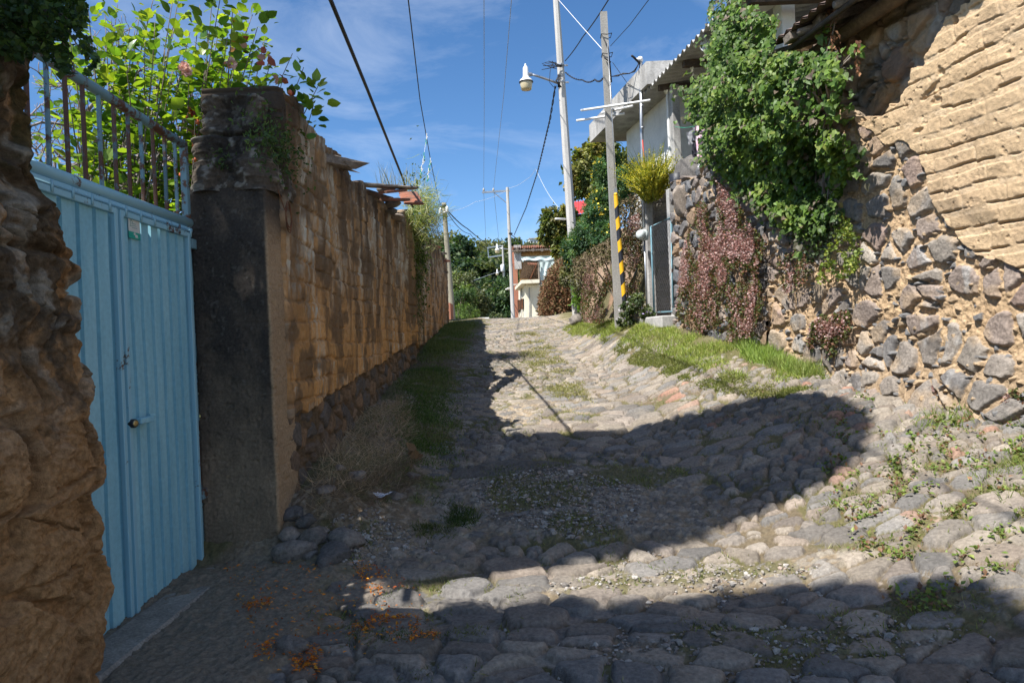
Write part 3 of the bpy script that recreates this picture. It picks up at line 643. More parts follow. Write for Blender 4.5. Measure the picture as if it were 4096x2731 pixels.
def pil_fn(x, y, z):
    n1 = fbm(x*7+y*3, z*6, 4, 501); n2 = fbm(x*28+y*9, z*22, 4, 503); st = fbm(x*9+y*5, z*.9, 4, 505)
    D = (n1-.5)*.016 + (n2-.5)*.010 - .01*sst(.66, .75, n2)
    D = D - .003*((z/.031+n1) % 1 > .85)*(vn(x*9, z*90, 507) > .6)
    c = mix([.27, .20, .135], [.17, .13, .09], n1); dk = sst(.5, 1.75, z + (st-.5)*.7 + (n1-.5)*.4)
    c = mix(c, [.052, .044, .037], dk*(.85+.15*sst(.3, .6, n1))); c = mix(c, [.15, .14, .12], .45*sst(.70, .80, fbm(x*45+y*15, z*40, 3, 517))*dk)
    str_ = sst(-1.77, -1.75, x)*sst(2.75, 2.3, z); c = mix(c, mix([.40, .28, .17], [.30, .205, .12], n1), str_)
    return D, c
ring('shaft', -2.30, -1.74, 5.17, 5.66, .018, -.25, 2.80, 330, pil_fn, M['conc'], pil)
def blk_fn(x, y, z):
    n1 = fbm(x*5+y*4, z*5, 4, 511); n2 = fbm(x*26+y*11, z*22, 4, 513)
    stp = .045*sst(3.20, 3.17, z) + .03*sst(3.02, 3.0, z) + .02*sst(3.34, 3.32, z)
    D = stp + (n1-.5)*.13 + (n2-.5)*.045 + (fbm(x*14+y*9, z*13, 4, 519, .6)-.5)*.04
    D = D - .05*np.exp(-((z-3.19-.03*n1)/.018)**2)
    c = mix([.075, .06, .048], [.13, .105, .08], n1); c = mix(c, [.30, .28, .24], .75*sst(.56, .68, n2)); c = mix(c, [.02, .018, .016], .7*sst(.5, .62, fbm(x*8, z*8, 4, 515)))
    return D, c
ring('cap_block', -2.20, -1.80, 5.24, 5.75, .05, 2.78, 3.50, 130, blk_fn, M['stone'], pil)
import bmesh
# ================================================================== foliage helpers
LEAF = (np.array([[0, 0, 0], [-.5, .42, .10], [0, .45, 0], [.5, .42, .10], [0, 1, -.06]]), np.array([[0, 2, 1], [0, 3, 2], [1, 2, 4], [2, 3, 4]]))
OVAL = (np.array([[0, 0, 0], [-.30, .22, .05], [0, .24, 0], [.30, .22, .05], [-.36, .55, .06], [0, .56, -.02], [.36, .55, .06], [-.18, .83, .0], [.18, .83, .0], [0, 1.05, -.10]]),
        np.array([[0, 2, 1], [0, 3, 2], [1, 2, 5], [1, 5, 4], [2, 3, 6], [2, 6, 5], [4, 5, 7], [5, 9, 7], [5, 6, 8], [5, 8, 9]]))
HEART = (np.array([[0, .10, 0], [-.28, -.06, .05], [-.52, .22, .10], [-.36, .58, .06], [0, 1.05, -.10], [.36, .58, .06], [.52, .22, .10], [.28, -.06, .05], [0, .45, -.03]]),
         np.array([[0, 8, 1], [1, 8, 2], [2, 8, 3], [3, 8, 4], [4, 8, 5], [5, 8, 6], [6, 8, 7], [7, 8, 0]]))
QUAD = (np.array([[-.5, 0, 0], [.5, 0, 0], [.35, 1, .1], [-.35, 1, .1]]), np.array([[0, 1, 2], [0, 2, 3]]))
BLADE = (np.array([[-.5, 0, 0], [.5, 0, 0], [-.38, .5, .06], [.38, .5, .06], [0, 1, .28]]), np.array([[0, 1, 3], [0, 3, 2], [2, 3, 4]]))
def unit(v): return v/np.maximum(np.linalg.norm(v, axis=-1, keepdims=True), 1e-9)
def scat(tp, pos, fwd, up, size, col, wid=1.0):
    T, F = tp; n = len(pos); f = unit(np.asarray(fwd, float)); r = unit(np.cross(f, up)); u = np.cross(r, f)
    size = np.broadcast_to(size, (n,)); wid = np.broadcast_to(wid, (n,))
    V = pos[:, None, :] + (size*wid)[:, None, None]*T[None, :, 0:1]*r[:, None, :] + size[:, None, None]*(T[None, :, 1:2]*f[:, None, :] + T[None, :, 2:3]*u[:, None, :])
    Fa = (np.arange(n)*len(T))[:, None, None] + F[None]
    return V.reshape(-1, 3), Fa.reshape(-1, 3), np.repeat(np.asarray(col).reshape(n, 3), len(T), 0)
def join(parts):
    V, F, K, o = [], [], [], 0
    for v, f, k in parts: V.append(v); F.append(f+o); K.append(k); o += len(v)
    return np.concatenate(V), np.concatenate(F), np.concatenate(K)
def rdir(n): return unit(rng.standard_normal((n, 3)))
def lcol(n, cols, var=.18):
    c = pal(rng.random(n), cols); return c*(1+var*rng.standard_normal((n, 1))).clip(.4, 1.8)
def blades(P, h, w, cols, lean=.45, z0=-.01):
    """P (n,3) roots"""
    n = len(P); up = np.array([0, 0, 1.0]) + lean*rng.standard_normal((n, 3))*[1, 1, .2]
    sd = rdir(n)*[1, 1, .1]
    return scat(BLADE, P+[0, 0, z0], up, sd, h*rng.uniform(.5, 1.25, n), lcol(n, cols), w/h)
def on_ground(P2, dz=0): return np.column_stack([P2, gz(P2[:, 0], P2[:, 1])+road_at(P2[:, 0], P2[:, 1])[0]+dz])
def ellip(n, c, r, shell=.55):
    d = rdir(n); rad = rng.uniform(shell, 1, n)**.7; return np.asarray(c)+d*rad[:, None]*np.asarray(r), d
def clumps(cl, per, size, cols, tp=LEAF, spread=.35, droop=.2, outw=.8, wid=1.0, light=None):
    """cl: list of (centre, radius vector, number of clumps)"""
    out = []
    for c, r, k in cl:
        cc, d = ellip(k, c, r, .45)
        base = pal(rng.random(k), cols)*(1+.22*rng.standard_normal((k, 1))).clip(.5, 1.6)
        n = k*per; idx = np.repeat(np.arange(k), per)
        p = cc[idx] + rng.standard_normal((n, 3))*spread*np.asarray(r).min()*.5
        f = d[idx]*outw + rdir(n)*.9 - [0, 0, droop]; u = d[idx]*.6 + rdir(n)*.6 + [0, 0, .7]
        out.append(scat(tp, p, f, u, size*rng.uniform(.65, 1.3, n), base[idx]*(1+.15*rng.standard_normal((n, 1))).clip(.6, 1.5), wid))
    return join(out)
def trunk(mb, p0, tips, r0, n=7):
    p0 = np.asarray(p0, float)
    for t in tips:
        t = np.asarray(t, float); m = p0+(t-p0)*.5; m[2] += .12*np.linalg.norm(t-p0); m[:2] -= (t-p0)[:2]*.15
        P = np.array([(1-s)**2*p0+2*s*(1-s)*m+s*s*t for s in np.linspace(0, 1, 7)]); mb.tube(P, np.linspace(r0, r0*.15, 7), n)
# ================================================================== blue gate
GX = -2.28
gate = thing('metal_gate', (GX, 4.1, .03), 'sky blue sheet metal double gate with a railing of bars along its top', 'gate')
def leaf(y0, y1, z0, z1):
    ys = []; dx = []
    y = y0; pit = (y1-y0)/7.0
    for k in range(7):
        a = y0+k*pit
        for o, d in ((0.003, 0), (pit-.034, 0), (pit-.030, -.042), (pit-.004, -.042)): ys.append(a+o); dx.append(d)
    ys = np.array(ys+[y1]); dx = np.array(dx+[0.0])
    # subdivide for gentle dents
    zs = np.linspace(z0, z1, 40); Y, Zz = np.meshgrid(ys, zs, indexing='ij')
    X = GX + dx[:, None] + (fbm(Y*2.5, Zz*1.6, 3, 601)-.5)*.012
    m = mk('door_leaf', np.stack([X, Y, Zz], -1).reshape(-1, 3), gridF(len(ys), len(zs)), M['blue'], gate, smooth=False)
    return m
def bar_(mb, y0, y1, z0, z1, x=GX+.012, t=.03): mb.box((x, (y0+y1)/2, (z0+z1)/2), (t, y1-y0, z1-z0), bev=.003)
for y0, y1 in ((3.02, 4.135), (4.165, 5.07)):
    lf = leaf(y0+.03, y1-.03, .10, 2.44)
    f = MB(); bar_(f, y0, y0+.035, .07, 2.47); bar_(f, y1-.035, y1, .07, 2.47); bar_(f, y0+.035, y1-.035, 2.435, 2.47)
    f.build('leaf_frame', M['bluelight'], lf); f = MB(); bar_(f, y0+.036, y1-.036, .055, .10); f.build('bottom_rail', M['bluerust2'], lf)
f = MB(); f.box((GX-.03, 4.15, 1.27), (.006, .09, 2.4)); f.build('seam_strip', M['blue'], gate)  # added behind the leaves to stop sunlight leaking through the seam
f = MB(); bar_(f, 2.95, 5.10, 2.475, 2.505, GX+.004, .05)
for y in np.arange(3.2, 5.1, .17): f.box((GX+.03, y, 2.47), (.006, .018, .06))
f.tube([(GX+.005, 2.95, 2.54), (GX+.005, 5.10, 2.545)], .034, 14)
f.build('transom', M['bluelight'], gate, True)
f = MB(); f.tube([(GX, 2.9, 3.135), (GX, 3.9, 3.12), (GX, 4.6, 3.108), (GX, 5.085, 3.10)], .030, 14); f.build('top_rail', M['bluerust2'], gate, True)
for k in range(13):
    y = 3.12+k*.152; f = MB(); f.box((GX, y, 2.835), (.020, .020, .55), RZ(.05*rng.standard_normal()) @ RX(.008*rng.standard_normal()), .003); f.build('bar', M['bluedark' if k % 3 else 'bluerust2'], gate)
f = MB(); f.box((GX, 5.08, 2.8), (.045, .045, .62), bev=.004); f.build('bar', M['bluerust2'], gate)
f = MB(); f.box((GX-.03, 5.105, 1.28), (.03, .17, 2.45), bev=.003); f.box((GX, 5.14, 2.40), (.05, .09, .07), bev=.004); f.box((GX, 5.14, .6), (.05, .09, .07), bev=.004); f.build('jamb', M['bluerust2'], gate)
f = MB(); f.box((GX+.045, 4.30, 1.222), (.045, .16, .036), bev=.005); f.tube([(GX+.035, 4.38, 1.245), (GX+.05, 4.42, 1.24)], .007, 8)
lt = f.build('latch', M['blue'], gate, False)
f = MB(); f.lathe([(.020, -.012), (.026, -.010), (.026, .028), (.022, .032)], (GX+.02, 4.19, 1.215), 18, (1, -.25, 0)); f.build('lock_cylinder', M['black'], lt, True)
f = MB(); f.lathe([(.021, .033), (.021, .036), (.012, .038)], (GX+.02, 4.19, 1.215), 18, (1, -.25, 0)); f.build('keyhole_face', M['brass'], lt, True)
f = MB(); f.box((GX+.02, 4.185, 1.275), (.004, .030, .05)); f.build('hasp', M['stickwhite'], lt)
f = MB(); f.box((GX+.022, 4.185, 1.16), (.004, .024, .04)); f.build('latch_plate', M['stickwhite'], lt)
sy0, sy1, sx_ = 4.275, 4.405, GX+.010
f = MB(); f.box((sx_, (sy0+sy1)/2, 2.405), (.003, sy1-sy0, .085)); sk = f.build('sticker', M['stickwhite'], gate)
f = MB(); f.box((sx_+.001, (sy0+sy1)/2, 2.342), (.003, sy1-sy0, .040)); f.build('sticker_band', M['teal'], sk)
f = MB()
f.box((sx_+.002, sy0+.062, 2.352), (.003, .02, .012), RX(.5)); f.box((sx_+.002, sy0+.083, 2.341), (.003, .03, .015)); f.box((sx_+.002, sy0+.088, 2.331), (.003, .03, .004)); f.build('sticker_mark', M['stickwhite'], sk)
f = MB()
for k in range(3): f.box((sx_+.002, sy0+.055+.006*k, 2.412-.012*k), (.002, .055, .004))
f.tube([(sx_+.002, sy0+y_, z_) for y_, z_ in ((.018, 2.395), (.018, 2.42), (.031, 2.436), (.044, 2.42), (.044, 2.414))], .0022, 5); f.tube([(sx_+.002, sy0+y_, z_) for y_, z_ in ((.018, 2.395), (.036, 2.395))], .0022, 5); f.build('sticker_emblem', M['ink'], sk)
sl = MB(); sl.box((-2.11, 4.12, .045), (.25, 2.06, .15), bev=.015); tag(sl.build('threshold_slab', M['sill'], None, base=(-2.1, 4.15, 0)), 'narrow worn concrete slab along the foot of the blue gate', 'slab')
# ================================================================== shrub, bare tree behind the gate
GREEN_Y = [[.13, .24, .035], [.10, .20, .035], [.20, .31, .045], [.07, .15, .03], [.16, .25, .04], [.26, .34, .06]]
sh = thing('rose_shrub', (-3.0, 5.9, .2), 'tall leafy shrub with broad sunlit leaves and a few red sprays above the blue gate', 'shrub')
tips = [(255, 30), (350, 20), (300, 150), (480, 90), (560, 40), (690, 10), (720, -40), (800, 20), (880, 0), (930, 50), (1000, 90), (1060, 150), (985, 190), (1010, 60), (1170, 215), (1215, 270), (1275, 340), (1255, 420), (1130, 320), (1190, 380), (1080, 260), (940, 260), (860, 200), (760, 130), (660, 200), (580, 170), (500, 230), (420, 180), (340, 260), (390, 330), (300, 330), (480, 360), (560, 320), (640, 330), (740, 300), (820, 330), (900, 380), (700, 430), (610, 470), (780, 480), (850, 450), (520, 480), (440, 560), (350, 640), (330, 700), (640, 600), (720, 640), (760, 720), (680, 740), (560, 700), (480, 640), (800, 600), (780, 820), (700, 830), (830, 120), (910, 150), (620, 90), (540, 120), (970, 330), (1010, 240), (880, 90), (700, 100), (760, 220), (460, 270), (250, 240), (220, 120), (600, 270), (690, 280), (820, 250), (930, 200), (540, 400), (660, 400), (1030, 110), (960, 30), (850, -30), (620, -30), (420, 60), (470, 20)]
st = MB(); lv = []; rd = []
for i, (px, py) in enumerate(tips):
    d = rng.uniform(5.35, 6.9) if px < 1050 else rng.uniform(5.95, 6.5)
    if py > 500: d = rng.uniform(5.6, 7.2)
    t = U(px, py, d)
    b0 = np.array([min(-2.45, t[0]*.6-1.35)+rng.uniform(-.3, .1), 5.75+rng.uniform(-.25, .6), rng.uniform(1.3, 2.4)])
    if b0[2] > t[2]-.5: b0[2] = t[2]-.6
    m = (b0+t)/2 + [rng.uniform(-.15, .1), rng.uniform(-.1, .2), .12]
    P = np.array([(1-s)**2*b0+2*s*(1-s)*m+s*s*t for s in np.linspace(0, 1, 14)])
    st.tube(P, np.linspace(.011, .003, 14), 5)
    L = np.linalg.norm(t-b0); k = int(18+L*17)*(1 if py < 430 else .45); k = int(k)
    s_ = rng.uniform(.30 if L > 1.6 else .15, 1, k); q = np.stack([np.interp(s_, np.linspace(0, 1, 14), P[:, j]) for j in range(3)], 1)
    tg = unit(t-b0); o = rdir(k)*[1, 1, .5] + tg*.45 + [0, 0, -.05]; q = q + unit(o)*rng.uniform(.02, .16, (k, 1))
    big = rng.uniform(.05, .125, k)*np.where(rng.random(k) < .25, .6, 1)
    if i in (13, 15, 18): rd.append(scat(OVAL, q[-7:], o[-7:], rdir(7)+[0, 0, 1], big[-7:]*.7, lcol(7, [[.22, .02, .02], [.30, .04, .03]]))); 
    lv.append(scat(OVAL, q, o, rdir(k)*.5+[0, 0, 1], big, lcol(k, GREEN_Y, .22), rng.uniform(.9, 1.25, k)))
for px, py in ((950, 170), (1090, 290), (1070, 240), (790, 560), (785, 520), (800, 470), (770, 650), (640, 820), (600, 830)):
    q = U(px, py, 5.9)+rng.standard_normal((7, 3))*.05; rd.append(scat(OVAL, q, rdir(7), rdir(7)+[0, 0, 1], rng.uniform(.05, .1, 7), lcol(7, [[.25, .03, .03], [.34, .08, .06], [.40, .20, .20]])))
st.build('stem', M['bark'], sh, True)
V, F, K = join(lv); mk('foliage', V, F, M['leafbig'], sh, K, False)
V, F, K = join(rd); mk('red_leaves', V, F, M['leafbig'], sh, K, False)
for px, py in ((735, 270), (745, 285), (925, 255)):
    c = U(px, py, 5.5); n = 26; d = rdir(n); p = scat(LEAF, c+d*.012, d, rdir(n), .038, lcol(n, [[.70, .42, .40], [.75, .55, .50]], .1), 1.2); mk('blossom', *p[:2], M['petal'], sh, p[2], False)
HIP = mat('hip_red', (.5, .12, .05), .4)
for px, py in ((1160, 372), (790, 490), (775, 580), (780, 640), (830, 660), (725, 700), (905, 258)):
    hp = MB(); hp.lathe([(.004, -.02), (.016, -.012), (.02, 0), (.015, .014), (.006, .024)], U(px, py, 5.7), 10); hp.build('rose_hip', HIP, sh, True)
bt = thing('bare_tree', (-4.2, 7.6, .4), 'leafless pale branched tree showing between the gate bars and the leaves', 'tree')
tr = MB()
def grow(p, d, r, L, dep):
    n = 4; P = [p]; q = p.copy(); dd = d.copy()
    for i in range(n):
        dd = unit(dd+rng.standard_normal(3)*.16+[0, 0, .05]); q = q+dd*L/n; P.append(q.copy())
    tr.tube(np.array(P), np.linspace(r, r*.72, n+1), 5 if r < .02 else 8, cap=dep == 0)
    if dep == 0: return
    for k in range(rng.integers(2, 4)):
        nd = unit(dd+rng.standard_normal(3)*.62); grow(q, nd, r*rng.uniform(.55, .72), L*rng.uniform(.66, .85), dep-1)
for b0, d0, r0 in (((-3.6, 6.5, 2.3), (.35, -.2, .8), .06), ((-3.7, 6.5, 2.3), (-.5, .0, .8), .05), ((-4.25, 7.4, 2.35), (.55, -.1, .5), .075), ((-4.3, 7.5, 2.3), (-.2, .1, .9), .07), ((-4.25, 7.4, 2.4), (.9, .2, .25), .06), ((-4.25, 7.3, 2.4), (.3, -.3, .9), .06), ((-4.0, 7.2, 2.9), (.1, .0, 1), .05)):
    grow(np.array(b0), unit(np.array(d0)), r0, .66, 6)
tr.tube([(-4.2, 7.6, .3), (-4.22, 7.5, 1.5), (-4.25, 7.4, 2.4)], [.13, .1, .085], 10)
tr.build('branches', M['palebark'], bt, True)
# fern like plant hanging from the near wall top
n = 3600
fp = np.array([(-20, -60), (330, -60), (340, 120), (380, 215), (360, 290), (250, 300), (215, 260), (160, 200), (60, 240), (-20, 200)])
P2 = sample_poly(fp.astype(float), n); dd = rng.uniform(2.35, 2.95, n); P = np.array([U(a, b, c) for (a, b), c in zip(P2, dd)])
m_ = fbm(P2[:, 0]/60, P2[:, 1]/60, 3, 701); keep = (m_ > .40) | (P2[:, 0] < 200); P = P[keep]; n = len(P)
o = rdir(n)+[.6, 0, -.5]
V, F, K = scat(LEAF, P, o, rdir(n)+[0, 0, 1], rng.uniform(.014, .034, n), lcol(n, [[.035, .075, .02], [.05, .10, .025], [.03, .06, .02], [.08, .14, .03]]))
wp = thing('fern_plant', (-2.0, 2.5, 3.0), 'dark small leaved plant drooping over the top of the crumbling near wall', 'plant')
mk('fronds', V, F, M['leaf'], wp, K, False)
s_ = MB()
for k in range(22):
    a = U(rng.uniform(0, 200), rng.uniform(-40, 120), 2.7); b = U(rng.uniform(60, 340), rng.uniform(100, 290), rng.uniform(2.4, 2.9)); s_.tube([a, (a+b)/2+[0, 0, .06], b], [.005, .004, .002], 5)
s_.build('stem', M['bark'], wp, True)
# ================================================================== things lying on the garden wall
def plank(name, p0, p1, w, t, m, lab, cat, jag=.25, grp=None):
    p0, p1 = np.asarray(p0, float), np.asarray(p1, float); L = np.linalg.norm(p1-p0); d = (p1-p0)/L; s = np.cross(d, [0, 0, 1]); s /= np.linalg.norm(s); u = np.cross(s, d)
    ns, nw = 24, 10; V = []
    for i in range(ns+1):
        for j in range(nw):
            a = 2*math.pi*j/nw; e = i/ns; jj = jag*(h2(np.array(float(j)), np.array(3.0), int(L*100))-.3)*(1 if i > ns*.7 else 0)*(e-.7)/.3
            cx = np.sign(math.cos(a))*abs(math.cos(a))**.5*w/2; cy = np.sign(math.sin(a))*abs(math.sin(a))**.5*t/2
            nn = 1+.35*(float(fbm(np.array(e*6), np.array(j*.7), 3, int(L*77)))-.5)
            V.append(p0+d*(e*L-jj*L*.6)+s*cx*nn+u*cy*nn)
    V = np.array(V); F = [(i*nw+j, i*nw+(j+1) % nw, (i+1)*nw+(j+1) % nw, (i+1)*nw+j) for i in range(ns) for j in range(nw)]
    b = MB(); b.add(V, F+[tuple(range(nw-1, -1, -1)), tuple(ns*nw+j for j in range(nw))])
    return tag(b.build(name, m, None, base=(p0+p1)/2), lab, cat, grp)
def rock(name, c, r, seed, mt, lab=None, cat='rock', grp=None, flat=.7, parent=None, sub=4, sharp=.5):
    bm = bmesh.new(); bmesh.ops.create_icosphere(bm, subdivisions=sub, radius=1); V = np.array([v.co[:] for v in bm.verts]); F = np.array([[v.index for v in f.verts] for f in bm.faces]); bm.free()
    rg = np.random.default_rng(seed); pl = unit(rg.standard_normal((9, 3))); hh = rg.uniform(.55, .9, 9)
    for p, h in zip(pl, hh):
        q = V @ p; V = V - np.clip(q-h, 0, None)[:, None]*p*(.55+.4*sharp)
    V = V*(1+.34*(fbm(V[:, 0]*1.6+seed, V[:, 1]*1.6+V[:, 2]*1.3, 4, seed)-.5)+.20*(fbm(V[:, 0]*6, V[:, 1]*6+V[:, 2]*5, 3, seed+1)-.5))[:, None]
    V = V*np.asarray(r)*[1, 1, flat]; V = V @ RZ(seed*1.3).T + np.asarray(c)
    n1 = fbm(V[:, 0]*14+V[:, 2]*7, V[:, 1]*14, 4, seed+2); base = np.array([[.25, .22, .19], [.15, .14, .13], [.28, .235, .195], [.21, .185, .16]][seed % 4])
    o = mk(name, V, F, mt, parent, base[None]*(.7+.6*n1)[:, None], True, base=None if parent else c)
    return tag(o, lab, cat, grp) if parent is None else o
def wl(px, py, x=-1.7): return UX(px, py, x)
a = wl(1345, 668, -1.72); plank('weathered_plank', a+[-.2, -.5, .0], UX(1440, 668, -1.50), .16, .10, M['wood'], 'short forked dark plank jutting over the lane from the middle of the wall top', 'plank', 1.0)
a = U(1425, 742, 9.3); plank('long_board', U(1425, 738, 8.9), U(1655, 752, 10.6), .16, .05, M['wood'], 'long grey board lying along the top of the wall pile', 'board', .1)
plank('tile_board', U(1530, 770, 9.4), U(1610, 762, 10.2), .12, .04, M['tile'], 'upper of two thin reddish tile slabs stacked on the wall end', 'tile', 0)
plank('tile_board', U(1535, 796, 9.6), U(1625, 800, 10.4), .14, .04, M['tile'], 'lower of two thin reddish tile slabs stacked on the wall end', 'tile', 0)
plank('rotten_board', U(1440, 765, 9.4), U(1560, 800, 10.6), .16, .08, M['darkwood'], 'rotten dark board under the long grey board on the wall top', 'board', .5)
plank('roof_tile', U(1630, 770, 11.0), U(1655, 815, 10.6), .30, .04, M['tile'], 'big dark red roof tile tipped over the wall corner', 'tile', 0)
plank('rotten_board', U(1480, 800, 10.0), U(1590, 880, 11.4), .22, .10, M['wood'], 'broad crumbling board sagging down the wall face below the tiles', 'board', .4)
for i, (px, py, d, r, lab) in enumerate(((1545, 760, 10.2, .10, 'brown stone lying under the long grey board on the wall'), (1565, 815, 10.4, .11, 'dark stone chunk in the pile under the red tile slabs'), (1550, 845, 10.6, .10, 'flat pale chunk at the lower end of the wall top pile'), (1585, 865, 10.9, .10, 'lowest dark chunk hanging on the wall face below the pile'))):
    rock('stone', U(px, py, d), (r*1.2, r*1.5, r), 31+i, M['stone'], lab, 'stone', 'stones in the pile on the garden wall', .55, sub=3)
# grassy tuft over the corner
def tuft(name, c, n, h, w, cols, lab, droop=.6, base=None, spread=.18, cat='plant'):
    P = np.asarray(c)+rng.standard_normal((n, 3))*spread*np.array([1, 1, .6]); up = np.array([.4, -.1, .9])+rng.standard_normal((n, 3))*droop
    return tag(mk(name, *scat(BLADE, P, up, rdir(n), h*rng.uniform(.5, 1.2, n), lcol(n, cols), w/h)[:2], M['leaf'], None, scat(BLADE, P*0, P*0+1, P*0+[0, 0, 1.], 1, lcol(n, cols))[2], False, base=c), lab, cat)
c = U(1688, 800, 12.7)
n = 2600; P = U(1690, 830, 12.8)+rng.standard_normal((n, 3))*[.16, .25, .26]; P[:, 2] -= np.abs(rng.standard_normal(n))*.16
up = np.array([.25, -.1, -.05])+rng.standard_normal((n, 3))*.75
v1 = scat(BLADE, P, up, rdir(n), rng.uniform(.1, .32, n), lcol(n, [[.42, .42, .16], [.30, .36, .12], [.20, .28, .07], [.50, .47, .26]]), .03)
n = 1400; Q = U(1672, 960, 13.0)+rng.standard_normal((n, 3))*[.09, .2, .55]; v2 = scat(LEAF, Q, rdir(n)+[.3, -.2, -.6], rdir(n), rng.uniform(.03, .09, n), lcol(n, [[.09, .13, .03], [.13, .17, .04], [.05, .09, .02]]), .5)
V, F, K = join([v1, v2]); tag(mk('hanging_grass', V, F, M['leaf'], None, K, False, base=c), 'pale feathery grass cascading over the corner of the left wall', 'grass plant')
n = 500; Q = U(1665, 1120, 13.05)+rng.standard_normal((n, 3))*[.05, .12, .5]; V, F, K = scat(BLADE, Q, rdir(n)*.6+[.1, 0, -1.], rdir(n), rng.uniform(.1, .3, n), lcol(n, [[.12, .13, .04], [.10, .10, .05]]), .03)
tag(mk('hanging_roots', V, F, M['leaf'], None, K, False, base=Q[0]), 'thin dark green strands trailing down the left wall corner', 'plant')  # thin roots hanging down the wall corner
s_ = MB()
for k in range(16):
    a = U(1700+rng.uniform(-20, 10), rng.uniform(850, 900), 12.6); b = U(rng.uniform(1730, 1790), rng.uniform(880, 1000), 12.4); s_.tube([a, (a+b)/2+[.04, 0, .12], b], [.004, .003, .002], 4)
tag(s_.build('dry_stalks', M['darkwood'], None, base=U(1720, 900, 12.5)), 'dark dry stalks arching right from the grass on the wall corner', 'plant')
n = 90; P = np.array([U(rng.uniform(1500, 1660), 738+rng.uniform(-3, 8), rng.uniform(10.4, 11.5)) for _ in range(n)]); 
V, F, K = scat(BLADE, P, np.array([0, 0, 1.])+rng.standard_normal((n, 3))*.35, rdir(n), rng.uniform(.12, .42, n), lcol(n, [[.35, .33, .2], [.22, .22, .10], [.16, .16, .08]]), .02)
tag(mk('dry_weed', V, F, M['leaf'], None, K, False, base=P[0]), 'thin dry weeds sprouting above the long grey board on the wall', 'plant')
for (px, py, x, rr, nn, lab) in ((1105, 590, -1.70, (.05, .30, .14), 900, 'green mossy fern patch on the shaded wall beside the pillar top'), (885, 655, -2.0, (.06, .05, .06), 160, 'small green rosette on the face of the rough stone block')):
    if x == -2.0: c = U(px, py, 5.2)
    else: c = UX(px, py, x)
    P = c+rng.standard_normal((nn, 3))*rr; 
    V, F, K = scat(LEAF, P, rdir(nn)+[.6, -.3, .1], rdir(nn), rng.uniform(.015, .05, nn), lcol(nn, [[.07, .12, .03], [.10, .15, .04], [.05, .09, .03]]), .5)
    tag(mk('fern_patch', V, F, M['leaf'], None, K, False, base=c), lab, 'plant')  # small ferns growing on the wall and the block
# coil of old wire on the wall
w_ = MB(); c = UX(1140, 880, -1.70); 
for k in range(3): w_.tube([c+[.03, .05*math.cos(t)*1.4+rng.uniform(-.01, .01), .10*math.sin(t)+.02*k] for t in np.linspace(0, 6.28, 14)], .004, 5)
w_.tube([UX(1095, 760, -1.70)+[.03, 0, 0], UX(1120, 840, -1.70)+[.035, 0, 0], c+[.03, 0, .08]], .004, 5); tag(w_.build('wire_coil', M['rust'], None, True, base=c), 'loop of rusty wire hanging on the orange wall near the pillar', 'wire')
# ================================================================== climbing vine, twigs
vp = np.array([(2868, 10), (2905, 40), (2955, -10), (3010, 50), (3080, 60), (3130, 90), (3170, 190), (3240, 200), (3320, 190), (3365, 300), (3350, 400), (3330, 470), (3320, 530), (3360, 550), (3400, 590), (3410, 650), (3370, 740), (3330, 810), (3295, 890), (3255, 965), (3185, 940), (3110, 870), (3040, 820), (2960, 770), (2890, 700), (2815, 640), (2800, 560), (2835, 520), (2755, 470), (2760, 410), (2740, 360), (2800, 330), (2850, 270), (2830, 200), (2860, 130), (2850, 60)], float)
vine = thing('climbing_vine', (xr(9.8)-.1, 9.8, 4.0), 'big dark green heart leaved vine pouring over the stone wall beside the roof', 'vine')
n = 16000; P2 = sample_poly(vp, n) + rng.standard_normal((n, 2))*9
yw = np.array([UW(a, b)[1] for a, b in P2]); bul = np.interp(P2[:, 1], [0, 350, 520, 700, 1050], [.42, .72, .62, .28, .16])*(.62+.78*fbm(P2[:, 0]/60, P2[:, 1]/60, 4, 719))
tt = rng.random(n)**.7; off = bul*tt
yy_ = np.minimum(yw, 11.6)
# depth such that the point sits `off` metres in front of the wall plane
P = np.array([UW(a, b, -o_) for (a, b), o_ in zip(P2, off)])
P[:, 1] += 0
ck = fbm(P[:, 1]*3.1, P[:, 2]*3.1, 3, 721); keep = (ck > .36) | (off < .35*bul); P = P[keep]; off = off[keep]; ck = ck[keep]; P2_ = P2[keep]; ov = (P2_[:, 0] > 3095+(190-P2_[:, 1])*.2) & (P2_[:, 1] < 205); ov |= inpoly(P2_, np.array([(3165., 330.), (3250, 340), (3330, 330), (3345, 470), (3300, 540), (3215, 545), (3160, 440)])) & (rng.random(len(P2_)) < .72); P = P[~ov]; off = off[~ov]; ck = ck[~ov]; n = len(P)
f = rdir(n)*.55+[-.35, -.25, -.75]; u = rdir(n)*.5+[-.7, -.55, .55]
K0 = pal(np.clip(ck*1.3-.15+rng.standard_normal(n)*.12, 0, .999), [[.04, .085, .014], [.065, .125, .018], [.10, .17, .024], [.16, .23, .035]])*(1+.2*rng.standard_normal((n, 1))).clip(.5, 1.6)
yl = rng.random(n) < .05; K0[yl] = [.20, .24, .05]; gr = rng.random(n) < .045; K0[gr] = [.17, .13, .09]
V, F, K = scat(HEART, P, f, u, rng.uniform(.032, .085, n), K0); mk('leaves', V, F, M['leaf'], vine, K, False)
n = 1000; lp = np.array([(3160, 830), (3330, 810), (3360, 870), (3330, 960), (3300, 1020), (3240, 1050), (3180, 1000), (3120, 900)], float)
P2 = sample_poly(lp, n); P = np.array([UW(a, b, -rng.uniform(.02, .22)) for a, b in P2])
